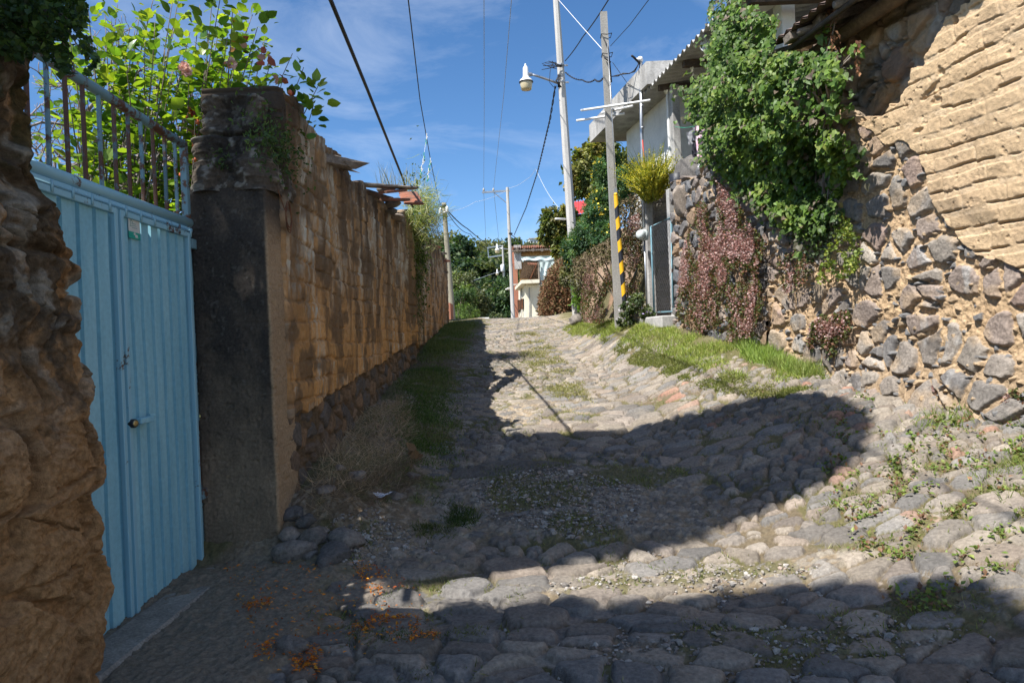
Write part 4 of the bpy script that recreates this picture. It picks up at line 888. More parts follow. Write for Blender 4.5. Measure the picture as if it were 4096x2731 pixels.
V, F, K = scat(LEAF, P, rdir(n)+[-.3, -.2, -.5], rdir(n)+[-.6, -.4, .4], rng.uniform(.02, .05, n), lcol(n, [[.03, .055, .018], [.05, .08, .025], [.025, .045, .015]])); mk('lower_leaves', V, F, M['leaf'], vine, K, False)  # leaf colours darkened in place of the shade below the vine
sp_ = []
for k in range(95):                                                # loose sprays breaking the outline
    i = rng.integers(len(vp)); a0 = vp[i]*.75+vp[(i+1) % len(vp)]*.25 if k % 2 else vp[i]
    if a0[0] > 3090 and a0[1] < 210: continue
    cen_ = np.array([3050., 480.]); dr_ = (a0-cen_)/np.linalg.norm(a0-cen_); L_ = rng.uniform(25, 85); o_ = rng.uniform(.1, .45); m_ = rng.integers(5, 13)
    q2 = a0+np.outer(rng.uniform(-.3, 1, m_), dr_*L_+[0, rng.uniform(-20, 35)])+rng.standard_normal((m_, 2))*7
    q3 = np.array([UW(x_, y_, -o_) for x_, y_ in q2]); sp_.append(scat(HEART, q3, rdir(m_)*.6+[-.2, -.2, -.6], rdir(m_)*.5+[-.7, -.55, .5], rng.uniform(.03, .085, m_), lcol(m_, [[.06, .11, .03], [.10, .17, .04], [.14, .21, .05], [.13, .12, .08]])))
V, F, K = join(sp_); mk('sprays', V, F, M['leaf'], vine, K, False)
s_ = MB()
for k in range(46):
    a = UW(rng.uniform(3280, 3345), rng.uniform(440, 520), -.12); b = UW(rng.uniform(3165, 3330), rng.uniform(330, 560), -rng.uniform(.35, .65)); s_.tube([a, (a+b)/2+[0, 0, rng.uniform(0, .15)], b], [.016, .012, .007], 5)
for k in range(22):
    x0 = rng.uniform(3190, 3330); a = UW(x0, rng.uniform(540, 700), -.12); b = UW(x0+rng.uniform(-30, 30), rng.uniform(800, 1050), -.06); s_.tube([a, (a+b)/2+rng.standard_normal(3)*.04, b], [.01, .008, .005], 5)
for pts in (((3300, 460), (3330, 300), (3420, 200), (3395, 250)), ((3280, 440), (3270, 330), (3335, 120), (3345, 30)), ((3320, 390), (3350, 280), (3420, 215))):
    s_.tube([UW(p[0], p[1], -.30) for p in pts], .010, 5)
s_.build('stem', M['wood'], vine, True)
n = 130; P2 = np.array([(3330+rng.normal()*12, rng.uniform(30, 320)) for _ in range(n)] + [(3430+rng.normal()*5, rng.uniform(160, 290)) for _ in range(40)]); P = np.array([UW(a, b, -.30+rng.normal()*.04) for a, b in P2])
V, F, K = scat(LEAF, P, rdir(len(P))+[0, 0, -1.5], rdir(len(P)), rng.uniform(.03, .06, len(P)), lcol(len(P), [[.22, .11, .06], [.28, .15, .08], [.16, .08, .05]]), .6); mk('withered_leaves', V, F, M['leafdry'], vine, K, False)
n = 40; P2 = np.array([(3420+rng.normal()*22, 205+rng.normal()*18) for _ in range(20)]+[(3290+rng.normal()*25, 120+rng.normal()*30) for _ in range(20)]); P = np.array([UW(a, b, -.3) for a, b in P2])
V, F, K = scat(HEART, P, rdir(n)+[0, 0, -.6], rdir(n)+[-1, -.6, .5], rng.uniform(.05, .09, n), lcol(n, [[.18, .28, .06], [.12, .22, .05]])); mk('young_leaves', V, F, M['leaf'], vine, K, False)
# ================================================================== pink flowered creepers
def creeper(name, poly, n, lab, off=(.0, .14), wallplane=True, pos=None, fl=.58, sz=1.0, grp='pink flowered creepers on the right'):
    poly = np.array(poly, float); P2 = sample_poly(poly, int(n*1.4))
    m = fbm(P2[:, 0]/38, P2[:, 1]/110, 4, len(lab)*7); P2 = P2[np.argsort(-(m+rng.standard_normal(len(m))*.05))[:n]]
    if wallplane: P = np.array([UW(a, b, -rng.uniform(*off)-.08) for a, b in P2])
    else: P = np.array([pos(a, b) for a, b in P2])
    k = int(n*fl); o = rdir(n)+[-.7, -.5, .1]
    pk = np.clip(fbm(P2[:, 0]/60, P2[:, 1]/60, 3, len(lab)*11)*1.5-.35, 0, 1)
    fc = mix(lcol(n, [[.50, .29, .28], [.60, .43, .41], [.40, .18, .16], [.66, .53, .50]]), lcol(n, [[.30, .13, .09], [.26, .16, .11], [.22, .10, .07]]), .12+.40*(1-pk))
    lc = lcol(n, [[.10, .13, .04], [.16, .08, .05], [.20, .10, .06], [.07, .09, .03], [.15, .16, .06]])
    g = thing(name, P.mean(0), lab, 'creeper', grp)
    mk('blossoms', *scat(QUAD, P[:k], o[:k], rdir(k), rng.uniform(.012, .024, k)*sz, fc[:k])[:2], M['petal'], g, np.repeat(fc[:k], 4, 0), False)
    v = scat(LEAF, P[k:]-[-.03, 0, .01], o[k:], rdir(n-k)+[-.5, -.4, .5], rng.uniform(.018, .042, n-k)*sz, lc[k:]); mk('foliage', v[0], v[1], M['leaf'], g, v[2], False)
creeper('flowering_creeper', [(2850, 700), (2930, 790), (3000, 900), (3060, 980), (3020, 1100), (3050, 1190), (3000, 1350), (2900, 1370), (2840, 1290), (2800, 1340), (2740, 1300), (2700, 1260), (2720, 1050), (2760, 880), (2790, 780)], 30000, 'large curtain of pink flowered creeper on the stone wall beside the wire gate', (.0, .20))
creeper('flowering_creeper', [(3230, 1300), (3300, 1240), (3390, 1240), (3390, 1330), (3340, 1420), (3270, 1440), (3220, 1380)], 2200, 'small pink flowered creeper at the foot of the stone wall below the vine', (0, .1), fl=.35)
creeper('flowering_creeper', [(3650, 1540), (3735, 1545), (3740, 1610), (3690, 1622), (3655, 1590)], 700, 'tiny purple flowered tuft at the wall foot under the adobe house', (0, .1), fl=.3)
creeper('flowering_creeper', [(3990, 1620), (4030, 1550), (4120, 1580), (4120, 1700), (4010, 1680)], 700, 'dark pink flowered tuft at the wall foot by the right border of the photo', (0, .12), fl=.3)
creeper('flowering_creeper', [(3110, 1020), (3210, 1000), (3240, 1100), (3150, 1180), (3080, 1120)], 700, 'sparse pink flowers hanging in the shade under the vine', (.02, .15), fl=.3)
n = 950; P2 = sample_poly(np.array([(3290, 1030), (3370, 860), (3400, 880), (3440, 980), (3430, 1080), (3350, 1130), (3270, 1130)], float), n); P = np.array([UW(a, b, -.12-rng.uniform(0, .12)) for a, b in P2]); kk = fbm(P2[:, 0]/30, P2[:, 1]/30, 3, 741) > .45; P = P[kk]; n = len(P)
V, F, K = scat(LEAF, P, rdir(n)+[-.5, -.3, .2], rdir(n)+[-.6, -.4, .4], rng.uniform(.02, .05, n), lcol(n, [[.20, .26, .05], [.13, .19, .04], [.28, .30, .06]])); tag(mk('wall_weeds', V, F, M['leaf'], None, K, False, base=P.mean(0)), 'yellow green weeds rooted in the stone wall right of the vine shadow', 'plant')  # separate weeds rooted in the wall, joined in one mesh
def bankpos(a, b): 
    d = rng.uniform(14.2, 17.0); return U(a, b, d)
# ================================================================== plants of the bank
def bush(name, cl, per, size, cols, lab, cat='bush', tp=LEAF, mt='leaf', flowers=None, wid=1.0, droop=.2, spread=.35, base=None, stems=True, grp=None):
    b0 = np.asarray(base if base is not None else cl[0][0], float); g = thing(name, b0, lab, cat, grp)
    V, F, K = clumps(cl, per, size, cols, tp, spread, droop, .8, wid); mk('foliage', V, F, M[mt], g, K, False)
    if flowers:
        n, fc, fs = flowers; P = np.concatenate([ellip(max(1, int(n*k/sum(c[2] for c in cl))), c, np.asarray(r)*1.08, .9)[0] for c, r, k in cl]); n = len(P)
        V, F, K = scat(QUAD, P, rdir(n)+[-.4, -.5, .6], rdir(n), fs*rng.uniform(.6, 1.2, n), lcol(n, fc)); mk('blossoms', V, F, M['petal'], g, K, False)
    if stems:
        mb = MB(); trunk(mb, b0, [np.asarray(c) for c, r, k in cl], .03, 6); mb.build('stem', M['bark'], g, True)
    return g
DILL = [[.07, .15, .07], [.10, .19, .08], [.13, .21, .08], [.055, .115, .055]]
bush('feathery_bush', [(U(2400, 850, 16.2), (.36, .45, .52), 60), (U(2365, 950, 16.4), (.40, .5, .42), 60), (U(2430, 700, 16.8), (.38, .4, .45), 40), (U(2520, 720, 16.0), (.35, .4, .4), 36), (U(2300, 1010, 16.8), (.28, .4, .35), 30), (U(2420, 960, 15.4), (.3, .3, .35), 36)], 130, .075, DILL, 'feathery blue green bush with yellow flowers between the two near concrete poles', flowers=(420, [[.55, .42, .03], [.60, .50, .05]], .05), wid=.35, base=(2.5, 16.2, 2.2))
bush('fruit_tree', [(U(2340, 690, 22.5), (.55, .7, .75), 46), (U(2410, 640, 23), (.6, .7, .6), 46), (U(2480, 690, 22), (.6, .7, .7), 40), (U(2390, 740, 22.5), (.55, .8, .45), 36), (U(2450, 760, 21), (.5, .5, .5), 30), (U(2330, 640, 22.4), (.3, .4, .35), 14), (U(2390, 590, 22.6), (.28, .4, .3), 12), (U(2440, 820, 21), (.4, .5, .4), 18)], 42, .15, [[.11, .14, .04], [.22, .22, .065], [.075, .12, .04], [.30, .25, .08], [.15, .17, .05]], 'tall bushy fruit tree with olive and rusty leaves behind the grey square pole', 'tree', base=(3.2, 22.5, 3.8), wid=.8)
bush('fruit_tree', [(U(2220, 890, 31), (.55, .6, .62), 50), (U(2265, 930, 31), (.6, .6, .75), 46), (U(2190, 940, 31.2), (.35, .4, .5), 26), (U(2270, 850, 31), (.35, .4, .35), 20), (U(2240, 990, 30.5), (.42, .4, .35), 20)], 44, .19, [[.09, .12, .025], [.15, .17, .035], [.06, .085, .02], [.22, .20, .05]], 'glossy avocado tree standing left of the tall lamp pole', 'tree', base=(2.2, 31, 4.2), wid=.55, droop=.5)
n = 420; c0 = UW(2606, 765, -.02); fr = rng.random(n); th = rng.uniform(0, 2*math.pi, n); ln = rng.uniform(.1, .75, n)
up = np.stack([np.cos(th)*ln, np.sin(th)*ln, np.ones(n)], 1); P = c0+np.stack([np.cos(th)*.15*fr, np.sin(th)*.34*fr, rng.uniform(-.2, .02, n)], 1)
segV = []
hh = rng.uniform(.4, .85, n)
for sgm in range(14):
    t = (sgm+1)/14; pp = P+up/np.linalg.norm(up, axis=1, keepdims=True)*(hh*t)[:, None] + np.stack([up[:, 0]*.18*t*t, up[:, 1]*.18*t*t, -.12*t*t*np.ones(n)], 1)
    cc = lcol(n, [[.48, .42, .035], [.34, .34, .04], [.55, .47, .06], [.20, .23, .03]], .12)
    for sd in (-1, 1): segV.append(scat(LEAF, pp, np.cross(up, rdir(n)*.3+[0, 0, 1])*sd+up*.7, up, .075*(1-.4*t), cc, .36))
V, F, K = join(segV); fg = thing('yellow_fern', c0, 'fountain shaped clump of yellow green fern fronds in front of the white house', 'fern'); mk('fronds', V, F, M['leaf'], fg, K, False)
n = 260; V, F, K = scat(BLADE, P[:n], up[:n], rdir(n), hh[:n]*1.1, lcol(n, [[.26, .27, .04], [.16, .20, .03]]), .025); mk('stalks', V, F, M['leaf'], fg, K, False)
def creepbank(poly, n, lab, d0, d1, fl=.4, sz=1.0): creeper('flowering_creeper', poly, n, lab, wallplane=False, pos=lambda a, b: U(a, b, rng.uniform(d0, d1)), fl=fl, sz=sz)
creepbank([(2330, 1070), (2400, 1040), (2445, 1100), (2455, 1290), (2380, 1295), (2320, 1285)], 5200, 'pink flowered creeper covering the bank between the two concrete poles', 14.4, 15.6)
creepbank([(2490, 880), (2560, 850), (2560, 1100), (2545, 1200), (2500, 1210), (2485, 1050)], 4200, 'pink flowered creeper on the bank right of the striped guard tube', 13.9, 14.6)
n = 3600; P2 = sample_poly(np.array([(2490, 800), (2575, 760), (2570, 1010), (2480, 1030), (2300, 1120), (2290, 1040), (2440, 950)], float), n); P = np.array([U(a, b, rng.uniform(14.2, 15.4)) for a, b in P2])
V, F, K = scat(LEAF, P, rdir(n)+[-.4, -.4, -.2], rdir(n)+[-.5, -.5, .4], rng.uniform(.03, .09, n), lcol(n, [[.16, .12, .07], [.22, .17, .10], [.12, .12, .05], [.10, .08, .05], [.26, .21, .14]]), .5); tag(mk('dry_brush', V, F, M['leafdry'], None, K, False, base=P.mean(0)), 'tangled dry brush on the bank above the pink creeper by the meter', 'brush')
n = 6500; P2 = sample_poly(np.array([(2155, 1262), (2165, 1160), (2200, 1080), (2260, 1030), (2300, 1020), (2300, 1190), (2270, 1245), (2215, 1265)], float), n); P = np.array([U(a, b, rng.uniform(24.5, 26.5)) for a, b in P2])
V, F, K = scat(LEAF, P, rdir(n)+[-.3, -.3, .3], rdir(n)+[-.5, -.5, .4], rng.uniform(.08, .22, n), lcol(n, [[.22, .12, .07], [.28, .17, .10], [.17, .09, .05], [.30, .20, .12], [.14, .14, .06]]), .3); tag(mk('dry_brush', V, F, M['leafdry'], None, K, False, base=P.mean(0)), 'reddish brown dry brush hanging on the earth bank left of the tall pole', 'brush')
bush('overgrown_shrub', [(U(2290, 1030, 19.4), (.22, .3, .55), 40), (U(2270, 1110, 19.6), (.2, .3, .3), 24), (U(2310, 960, 19.3), (.25, .3, .3), 24), (U(2330, 1130, 18.6), (.3, .3, .4), 30)], 60, .07, [[.13, .14, .06], [.18, .17, .08], [.09, .11, .04], [.22, .20, .12]], 'grey green shrub growing round the foot of the tall lamp pole', flowers=(60, [[.6, .6, .55]], .03), base=(2.0, 19.5, 2.3), wid=.5)
bush('flowering_plant', [(U(2505, 1240, 13.6), (.12, .2, .14), 20), (U(2545, 1215, 13.5), (.18, .2, .2), 26), (U(2590, 1255, 13.2), (.12, .15, .14), 16), (U(2500, 1285, 13.5), (.16, .2, .08), 16)], 34, .045, [[.07, .10, .03], [.10, .13, .04], [.05, .08, .03]], 'leafy plant with white and lilac flowers at the foot of the square pole', flowers=(70, [[.75, .72, .78], [.45, .36, .60], [.78, .76, .78]], .035), base=(2.3, 13.6, 1.9), wid=.7)
n = 50; P = U(2312, 1190, 19.2)+rng.standard_normal((n, 3))*[.08, .1, .16]; V, F, K = scat(HEART, P, rdir(n)+[0, 0, -.5], rdir(n)+[-.5, -.6, .5], rng.uniform(.1, .2, n), lcol(n, [[.10, .20, .04], [.15, .26, .05]])); tag(mk('climbing_plant', V, F, M['leaf'], None, K, False, base=P.mean(0)), 'bright broad leaved creeper on the right side of the tall pole foot', 'plant')
# ================================================================== poles
OCT = 8
def pole(px0, py0, px1, py1, d, r0, r1, n, m, lab, name='utility_pole', sx=1.0, grp=None, zdown=.4):
    b, t = U(px0, py0, d), U(px1, py1, d); b = b-(t-b)/np.linalg.norm(t-b)*zdown
    g = thing(name, b, lab, 'utility pole', grp); mb = MB(); P = np.linspace(b, t, 12); mb.tube(P, np.linspace(r0, r1, 12), n, sx=sx); mb.build('shaft', M[m], g, n > 9); return g, b, t
def lamp(g, p, s, d):
    """bucket street lamp: white housing over a frosted cup, arm to the pole"""
    p = np.asarray(p)
    mb = MB(); mb.lathe([(.02, .62), (.05, .60), (.085, .54), (.095, .30), (.11, .22), (.19, .16), (.225, .10), (.225, .07)], p, 22); mb.lathe([(.03, .60), (.035, .66), (.02, .68)], p, 10)
    for v in mb.v: v[:] = p+(v-p)*s
    hd = mb.build('lamp_housing', M['lampwhite'], g, True)
    mb = MB(); mb.lathe([(.20, .10), (.20, .02), (.175, -.13), (.16, -.16), (.05, -.17)], p, 22)
    for v in mb.v: v[:] = p+(v-p)*s
    mb.build('lamp_cup', M['lampglass'], g, True)
    mb = MB(); mb.lathe([(.228, .10), (.235, .085), (.228, .07)], p, 22)
    for v in mb.v: v[:] = p+(v-p)*s
    mb.build('lamp_rim', M['black'], g, True)
    return hd
g, b, t = pole(2312, 1290, 2216, -120, 20, .155, .085, 8, 'pole', 'tall octagonal concrete pole carrying a bucket street lamp on a steel arm')
mb = MB(); lp_ = U(2105, 340, 19.8); mb.tube([U(2235, 335, 19.9), U(2200, 322, 19.9), U(2150, 305, 19.85), U(2118, 297, 19.8)], .032, 8); mb.box(U(2118, 299, 19.8), (.16, .09, .09), bev=.02); mb.build('lamp_arm', M['steel'], g, True)
lamp(g, lp_, .86, 20)
for py in (262, 330): 
    mb = MB(); c = U(2226+.066*py+.0, py, 20); mb.lathe([(.115, -.025), (.122, -.02), (.122, .02), (.115, .025)], U(2228+py*.055, py, 20), 8); mb.box(U(2250+py*.05, py, 19.95), (.12, .04, .04)); mb.build('pole_band', M['steel'], g)
mb = MB()
for k in range(5):
    pts = [U(2235+rng.uniform(-75, 25), 262+rng.uniform(-18, 18), 19.8) for _ in range(5)]; mb.tube([U(2245, 262, 19.85)]+pts, .008, 5)
mb.tube([U(2205, 262, 19.8), U(2200, 290, 19.8), U(2198, 330, 19.8), U(2215, 350, 19.8)], .008, 5)
for k in range(4): mb.tube([U(2238+rng.uniform(-8, 10), 300, 19.8), U(2228+rng.uniform(-8, 12), 325, 19.75), U(2240+rng.uniform(-8, 10), 350, 19.8)], .016, 6)
mb.build('wire_bundle', M['wire'], g, True)
mb = MB(); mb.tube([U(2222, 876, 19.7), U(2262, 877, 20)], .03, 8); tag(mb.build('drain_pipe', M['pvc'], None, True, base=U(2240, 876, 19.8)), 'short white plastic pipe sticking out left of the tall pole', 'pipe')
g2, b, t = pole(2477, 1292, 2414, 52, 14, .115, .088, 4, 'pole2', 'shorter weathered square concrete pole standing beside the striped guard tube')
mb = MB()
for py in (145, 222): 
    c = U(2424+(py-145)*.05, py, 14); mb.tube([c+[-.10, -.09, .01], c+[.0, -.10, -.01], c+[.10, -.09, .015], c+[.10, .09, 0], c+[-.10, .09, 0], c+[-.10, -.09, .01]], .008, 6)
mb.tube([U(2412, 150, 13.88), U(2432, 190, 13.86), U(2440, 260, 13.86), U(2446, 330, 13.86)], .013, 6); mb.tube([U(2415, 222, 13.88), U(2420, 235, 13.87), U(2444, 250, 13.87)], .013, 6); mb.build('strap_wire', M['wire'], g2, True)
# guy wire with yellow and black guard tube
gg = thing('guy_wire_guard', U(2502, 1240, 13.75), 'black and yellow striped guard tube round the guy wire of the square pole', 'guard tube')
A, B = U(2463, 782, 13.72), U(2499, 1222, 13.72); nb = 10
for k in range(nb):
    # slanted stripes: each band is a sheared ring
    p0, p1 = A+(B-A)*k/nb, A+(B-A)*(k+1)/nb; n_ = 16; V = []
    for e, p in ((0, p0), (1, p1)):
        for j in range(n_):
            th = 2*math.pi*j/n_; sh = .045*math.cos(th) if not ((k == 0 and e == 0) or (k == nb-1 and e == 1)) else 0
            V.append(p+np.array([.042*math.cos(th), .042*math.sin(th), sh]))
    m_ = MB(); m_.add(V, [(j, (j+1) % n_, n_+(j+1) % n_, n_+j) for j in range(n_)]); 
    if k == 0: m_.lathe([(.042, 0), (.036, .03), (.02, .05)], p0, 16)
    m_.build('stripe', M['yellow' if k % 2 == 0 else 'black'], gg, True)
mb = MB(); mb.tube([U(2430, 170, 13.85), U(2450, 500, 13.78), A+[0, 0, .1]], .007, 6); mb.build('guy_wire', M['steel'], gg, True); mb = MB(); mb.tube([B, U(2501, 1282, 13.72)], .012, 6); mb.build('anchor_rod', M['steel'], gg, True); mb = MB(); mb.box(A+[.005, 0, .09], (.05, .03, .08)); mb.build('clamp', M['steel'], gg)
# meter pipe
mg = thing('electric_meter', U(2590, 1280, 13.5), 'grey conduit mast with a round glass electricity meter beside the wire gate', 'meter')
mb = MB(); mb.tube([U(2563, 250, 13.55), U(2566, 500, 13.55), U(2572, 760, 13.55), U(2575, 910, 13.5)], .034, 10); mb.tube([U(2577, 955, 13.5), U(2583, 1100, 13.45), U(2588, 1245, 13.4)], .018, 8)
for py in (335, 425, 512): mb.lathe([(.04, -.02), (.04, .02)], U(2564+(py-250)*.02, py, 13.55), 10)
mb.build('conduit', M['steel'], mg, True)
mb = MB(); mb.lathe([(.05, -.02), (.055, .02), (.04, .06), (.01, .07)], U(2561, 242, 13.55), 12); mb.tube([U(2561, 238, 13.55), U(2545, 240, 13.5)], .03, 8); mb.build('weatherhead', M['pvc'], mg, True)
mb = MB(); mc = U(2578, 940, 13.45); mb.box(mc, (.13, .10, .20), bev=.02); mb.lathe([(.105, 0), (.105, .05), (.095, .06)], mc, 20, (-.75, -.65, 0)); mb.build('meter_socket', M['metergrey'], mg, True)
mb = MB(); mb.lathe([(.088, .06), (.088, .13), (.075, .165), (.03, .175)], mc, 20, (-.75, -.65, 0)); mb.build('meter_glass', M['glass'], mg, True)
mb = MB(); mb.tube([U(2570, 560, 13.5), U(2578, 660, 13.48), U(2582, 740, 13.48), U(2576, 780, 13.5)], .011, 6); mb.build('red_wire', M['redplastic'], mg, True)
# far poles
gf, b, t = pole(2053, 1285, 2029, 750, 50, .155, .105, 8, 'pole', 'slim far concrete pole with a crossarm reaching left and a lamp lower down')
mb = MB(); mb.box((U(1934, 769, 50)+U(2034, 764, 50))/2, (1.95, .1, .12), RY(-.02)); mb.tube([U(1975, 770, 50), U(2034, 818, 50)], .03, 6); mb.build('crossarm', M['steel'], gf)
for px in (1935, 1974): 
    mb = MB(); mb.lathe([(.03, -.02), (.07, .0), (.06, .06), (.08, .1), (.03, .2)], U(px, 764, 50), 10); mb.build('insulator', M['pole'], gf, True)
mb = MB(); mb.tube([U(2038, 998, 50), U(2015, 995, 50), U(1995, 993, 50)], .04, 8); mb.build('lamp_arm', M['steel'], gf, True); lamp(gf, U(1989, 1005, 50), .82, 50)
mb = MB(); mb.lathe([(.16, -.05), (.16, .05)], U(2041, 935, 50), 8); mb.tube([U(2040, 935, 49.8), U(2060, 950, 49.8), U(2052, 970, 49.8)], .03, 5); mb.build('pole_band', M['wire'], gf)
gt, b, t = pole(2018, 1150, 2010, 982, 88, .14, .11, 8, 'pole', 'small distant pole with two crossarms and a transformer in front of the wooded hill')
mb = MB(); mb.box((U(1950, 990, 88)+U(2010, 984, 88))/2, (2.0, .12, .14), RY(-.09)); mb.box((U(1953, 1028, 88)+U(2012, 1022, 88))/2, (1.9, .12, .16), RY(-.09)); mb.tube([U(1951, 992, 88), U(1954, 1026, 88)], .06, 5); mb.build('crossarm', M['steel'], gt)
mb = MB(); mb.lathe([(.2, -.45), (.24, -.4), (.24, .35), (.15, .45)], U(2010, 1072, 87.6), 12); mb.build('transformer', M['lampwhite'], gt, True); lamp(gt, U(1989, 1096, 88), .95, 88)
gw_, b, t = pole(1811, 1287, 1775, 812, 42, .185, .13, 14, 'woodpole', 'leaning grey green wooden pole past the end of the left wall')
mb = MB()
for px, py in ((1761, 845), (1788, 838)): mb.lathe([(.07, -.15), (.09, -.1), (.09, .12), (.03, .2)], U(px, py, 41.8), 10)
mb.tube([U(1755, 855, 41.8), U(1795, 845, 41.8)], .04, 6); mb.build('insulator', M['lampwhite'], gw_, True)
mb = MB(); mb.lathe([(.14, -.1), (.15, .1)], U(1776, 826, 42), 10); mb.tube([U(1778, 830, 41.8), U(1790, 870, 41.8)], .03, 6); mb.build('wire_bundle', M['wire'], gw_, True)
# ================================================================== cables
def cable(pts, r, lab, m='wire', n=6, sag=0, twist=0, name='cable', grp=None):
    P = [np.asarray(p, float) for p in pts]; Q = []
    if pts[0][2] > 6 and np.linalg.norm(P[0]-P[1]) < 4 and r > .009 and not twist and P[0][1] < 18: P = [P[0]+unit(P[0]-P[1])*14]+P
    for i in range(len(P)-1):
        k = 26
        for j in range(k): s = j/k; Q.append(P[i]*(1-s)+P[i+1]*s-np.array([0, 0, sag*4*s*(1-s)]))
    Q.append(P[-1]); Q = np.array(Q); mb = MB()
    if twist:
        L = np.concatenate([[0], np.cumsum(np.linalg.norm(np.diff(Q, axis=0), axis=1))]); u = np.linspace(0, L[-1], int(L[-1]/.10)); Q = np.stack([np.interp(u, L, Q[:, j]) for j in range(3)], 1)
        for ph in (0, math.pi):
            a = u/twist*2*math.pi+ph; mb.tube(Q+np.stack([np.cos(a)*r*1.2, np.zeros(len(u)), np.sin(a)*r*1.2], 1), r, 5)
    else: mb.tube(Q, r, n)
    return tag(mb.build(name, M[m], None, True, base=P[0]), lab, 'cable', grp)
cable([U(1290, -70, 5.0), U(1322, 0, 5.4), U(1470, 360, 7.6), U(1612, 716, 11.6), U(1632, 790, 12.2), U(1652, 830, 12.4)], .017, 'thick black cable dropping from the top of the photo to the tile pile')
cable([U(1620, -80, 14), U(1633, 0, 15), U(1680, 400, 22), U(1722, 640, 30), U(1752, 790, 38), U(1768, 840, 41.5)], .016, 'black cable running from the top of the photo down to the wooden pole')
cable([U(1936, -60, 17), U(1936, 0, 18), U(1937, 420, 32), U(1935, 757, 50)], .010, 'left of the two thin wires falling to the far crossarm', 'wiregrey', grp=None)
cable([U(2052, -60, 17), U(2046, 0, 18), U(2015, 380, 30), U(1974, 757, 50)], .010, 'right of the two thin wires falling to the far crossarm', 'wiregrey')
cable([U(1935, 770, 50), U(1945, 990, 86)], .014, 'thin wire hanging from the left end of the far crossarm to the distant pole', 'wiregrey'); cable([U(1976, 772, 50), U(1998, 985, 86)], .014, 'thin wire from the middle of the far crossarm to the distant pole', 'wiregrey')
cable([U(2222, 345, 19.9), U(2200, 480, 22), U(2150, 690, 30), U(2105, 830, 40), U(2057, 940, 49.6)], .015, 'wavy twisted cable sagging from the lamp pole to the far concrete pole', twist=1.0)
cable([U(1790, 842, 41.8), U(1870, 915, 50), U(1965, 985, 86)], .035, 'bundle of dark wires sloping right from the wooden pole', sag=.1); cable([U(1790, 850, 41.8), U(1880, 935, 52), U(1960, 1000, 86)], .022, 'thin lower wire sloping right from the wooden pole', sag=.3)
cable([U(1780, 850, 41.8), U(1900, 808, 46), U(2034, 758, 50)], .008, 'pale line from the wooden pole up to the far crossarm', 'rag2', sag=.12); cable([U(2036, 752, 50), U(2110, 715, 44), U(2142, 675, 40)], .008, 'pale line rising right from the far crossarm to the twisted cable', 'rag2', sag=.1)
cable([U(2145, 680, 39), U(2190, 770, 36), U(2235, 830, 33)], .007, 'pale line dropping right from the twisted cable toward the avocado tree', 'rag2', sag=.05)
cable([U(2225, -10, 20), U(2330, 110, 17), U(2415, 205, 14)], .007, 'pale thin line from the lamp pole top to the square pole', 'rag2')
cable([U(2260, 245, 19.9), U(2330, 150, 17), U(2440, -10, 14)], .013, 'black wire rising right from the bands of the lamp pole', sag=.03); cable([U(2442, 185, 13.9), U(2520, 100, 12), U(2610, -20, 10)], .006, 'thin wire rising right from the square pole to the top border')
cable([U(2262, 290, 19.8), U(2330, 320, 18), U(2380, 318, 16), U(2412, 312, 14.2)], .011, 'twisted wire slung between the lamp pole and the square pole', twist=.5, sag=.06)
cable([U(2450, 306, 13.9), U(2480, 290, 13.8), U(2530, 285, 13.7), U(2548, 262, 13.6), U(2560, 240, 13.6)], .010, 'twisted wire from the square pole to the conduit mast', twist=.4, sag=.05); cable([U(2550, 245, 13.5), U(2535, 230, 13.45), U(2527, 224, 13.4)], .022, 'short stub of cable sticking out beside the conduit mast top')
cable([U(2450, 250, 13.9), U(2510, 335, 13.8), U(2600, 385, 14.0)], .005, 'thin wire from the square pole down to the white house roof')
cable([U(1870, 1130, 75), U(2000, 1085, 80)], .03, 'thin grey wire crossing in front of the wooded hill', 'wiregrey')
for pts, lab in (([(1708, 535, 22), (1693, 640, 18), (1680, 700, 15)], 'left ribbon string of green and white rags'), ([(1722, 640, 22), (1714, 680, 18), (1708, 720, 15)], 'right ribbon string of green and white rags')):
    P = [U(*p) for p in pts]; L = np.array(P); u = np.linspace(0, 1, 9); Q = np.stack([np.interp(u, np.linspace(0, 1, 3), L[:, j]) for j in range(3)], 1)
    g_ = thing('ribbon_string', Q[0], lab+' hanging from the black cable', 'ribbon')
    mb = MB(); mb.tube(Q, .004, 5); mb.build('string', M['rag2'], g_)
    for k in range(8):
        if k % 3 == 2: continue
        c = Q[k]*.5+Q[k+1]*.5; mb = MB(); mb.box(c, (.018, .012, .35*np.linalg.norm(Q[k+1]-Q[k])/2.0), RY(.1)); mb.box(c+[.012, 0, -.03], (.03, .006, .06), RY(.5)); mb.build('ribbon', M['rag1' if k % 2 else 'rag2'], g_)
# ================================================================== wire gate, block wall, posts
ybl, ybr = UW(2600, 1000, .1)[1], UW(2684, 1000, .1)[1]
yy = np.arange(ybr-.35, ybl+.12, .012)
def blk(S, Z, Y):
    r = np.floor(Z/.17); fz = Z/.17-r; o_ = (r % 2)*.2; bi = np.floor((S+o_)/.40); fs = (S+o_)/.40-bi
    ed = np.minimum(np.minimum(fz, 1-fz)*.17, np.minimum(fs, 1-fs)*.4); f = sst(.004, .022, ed + (fbm(S*20, Z*20, 3, 801)-.5)*.02)
    D = f*.035+(h2(bi, r, 803)-.5)*.02*f+(fbm(S*16, Z*16, 4, 805)-.5)*.03
    c = mix([.34, .31, .27], [.22, .20, .18], f)*(.75+.4*h2(bi, r, 807))[..., None]*(.8+.4*fbm(S*9, Z*9, 3, 809))[..., None]; return D, c
bw0, bw1 = U(2600, 768, 14.0), U(2712, 768, 13.9)
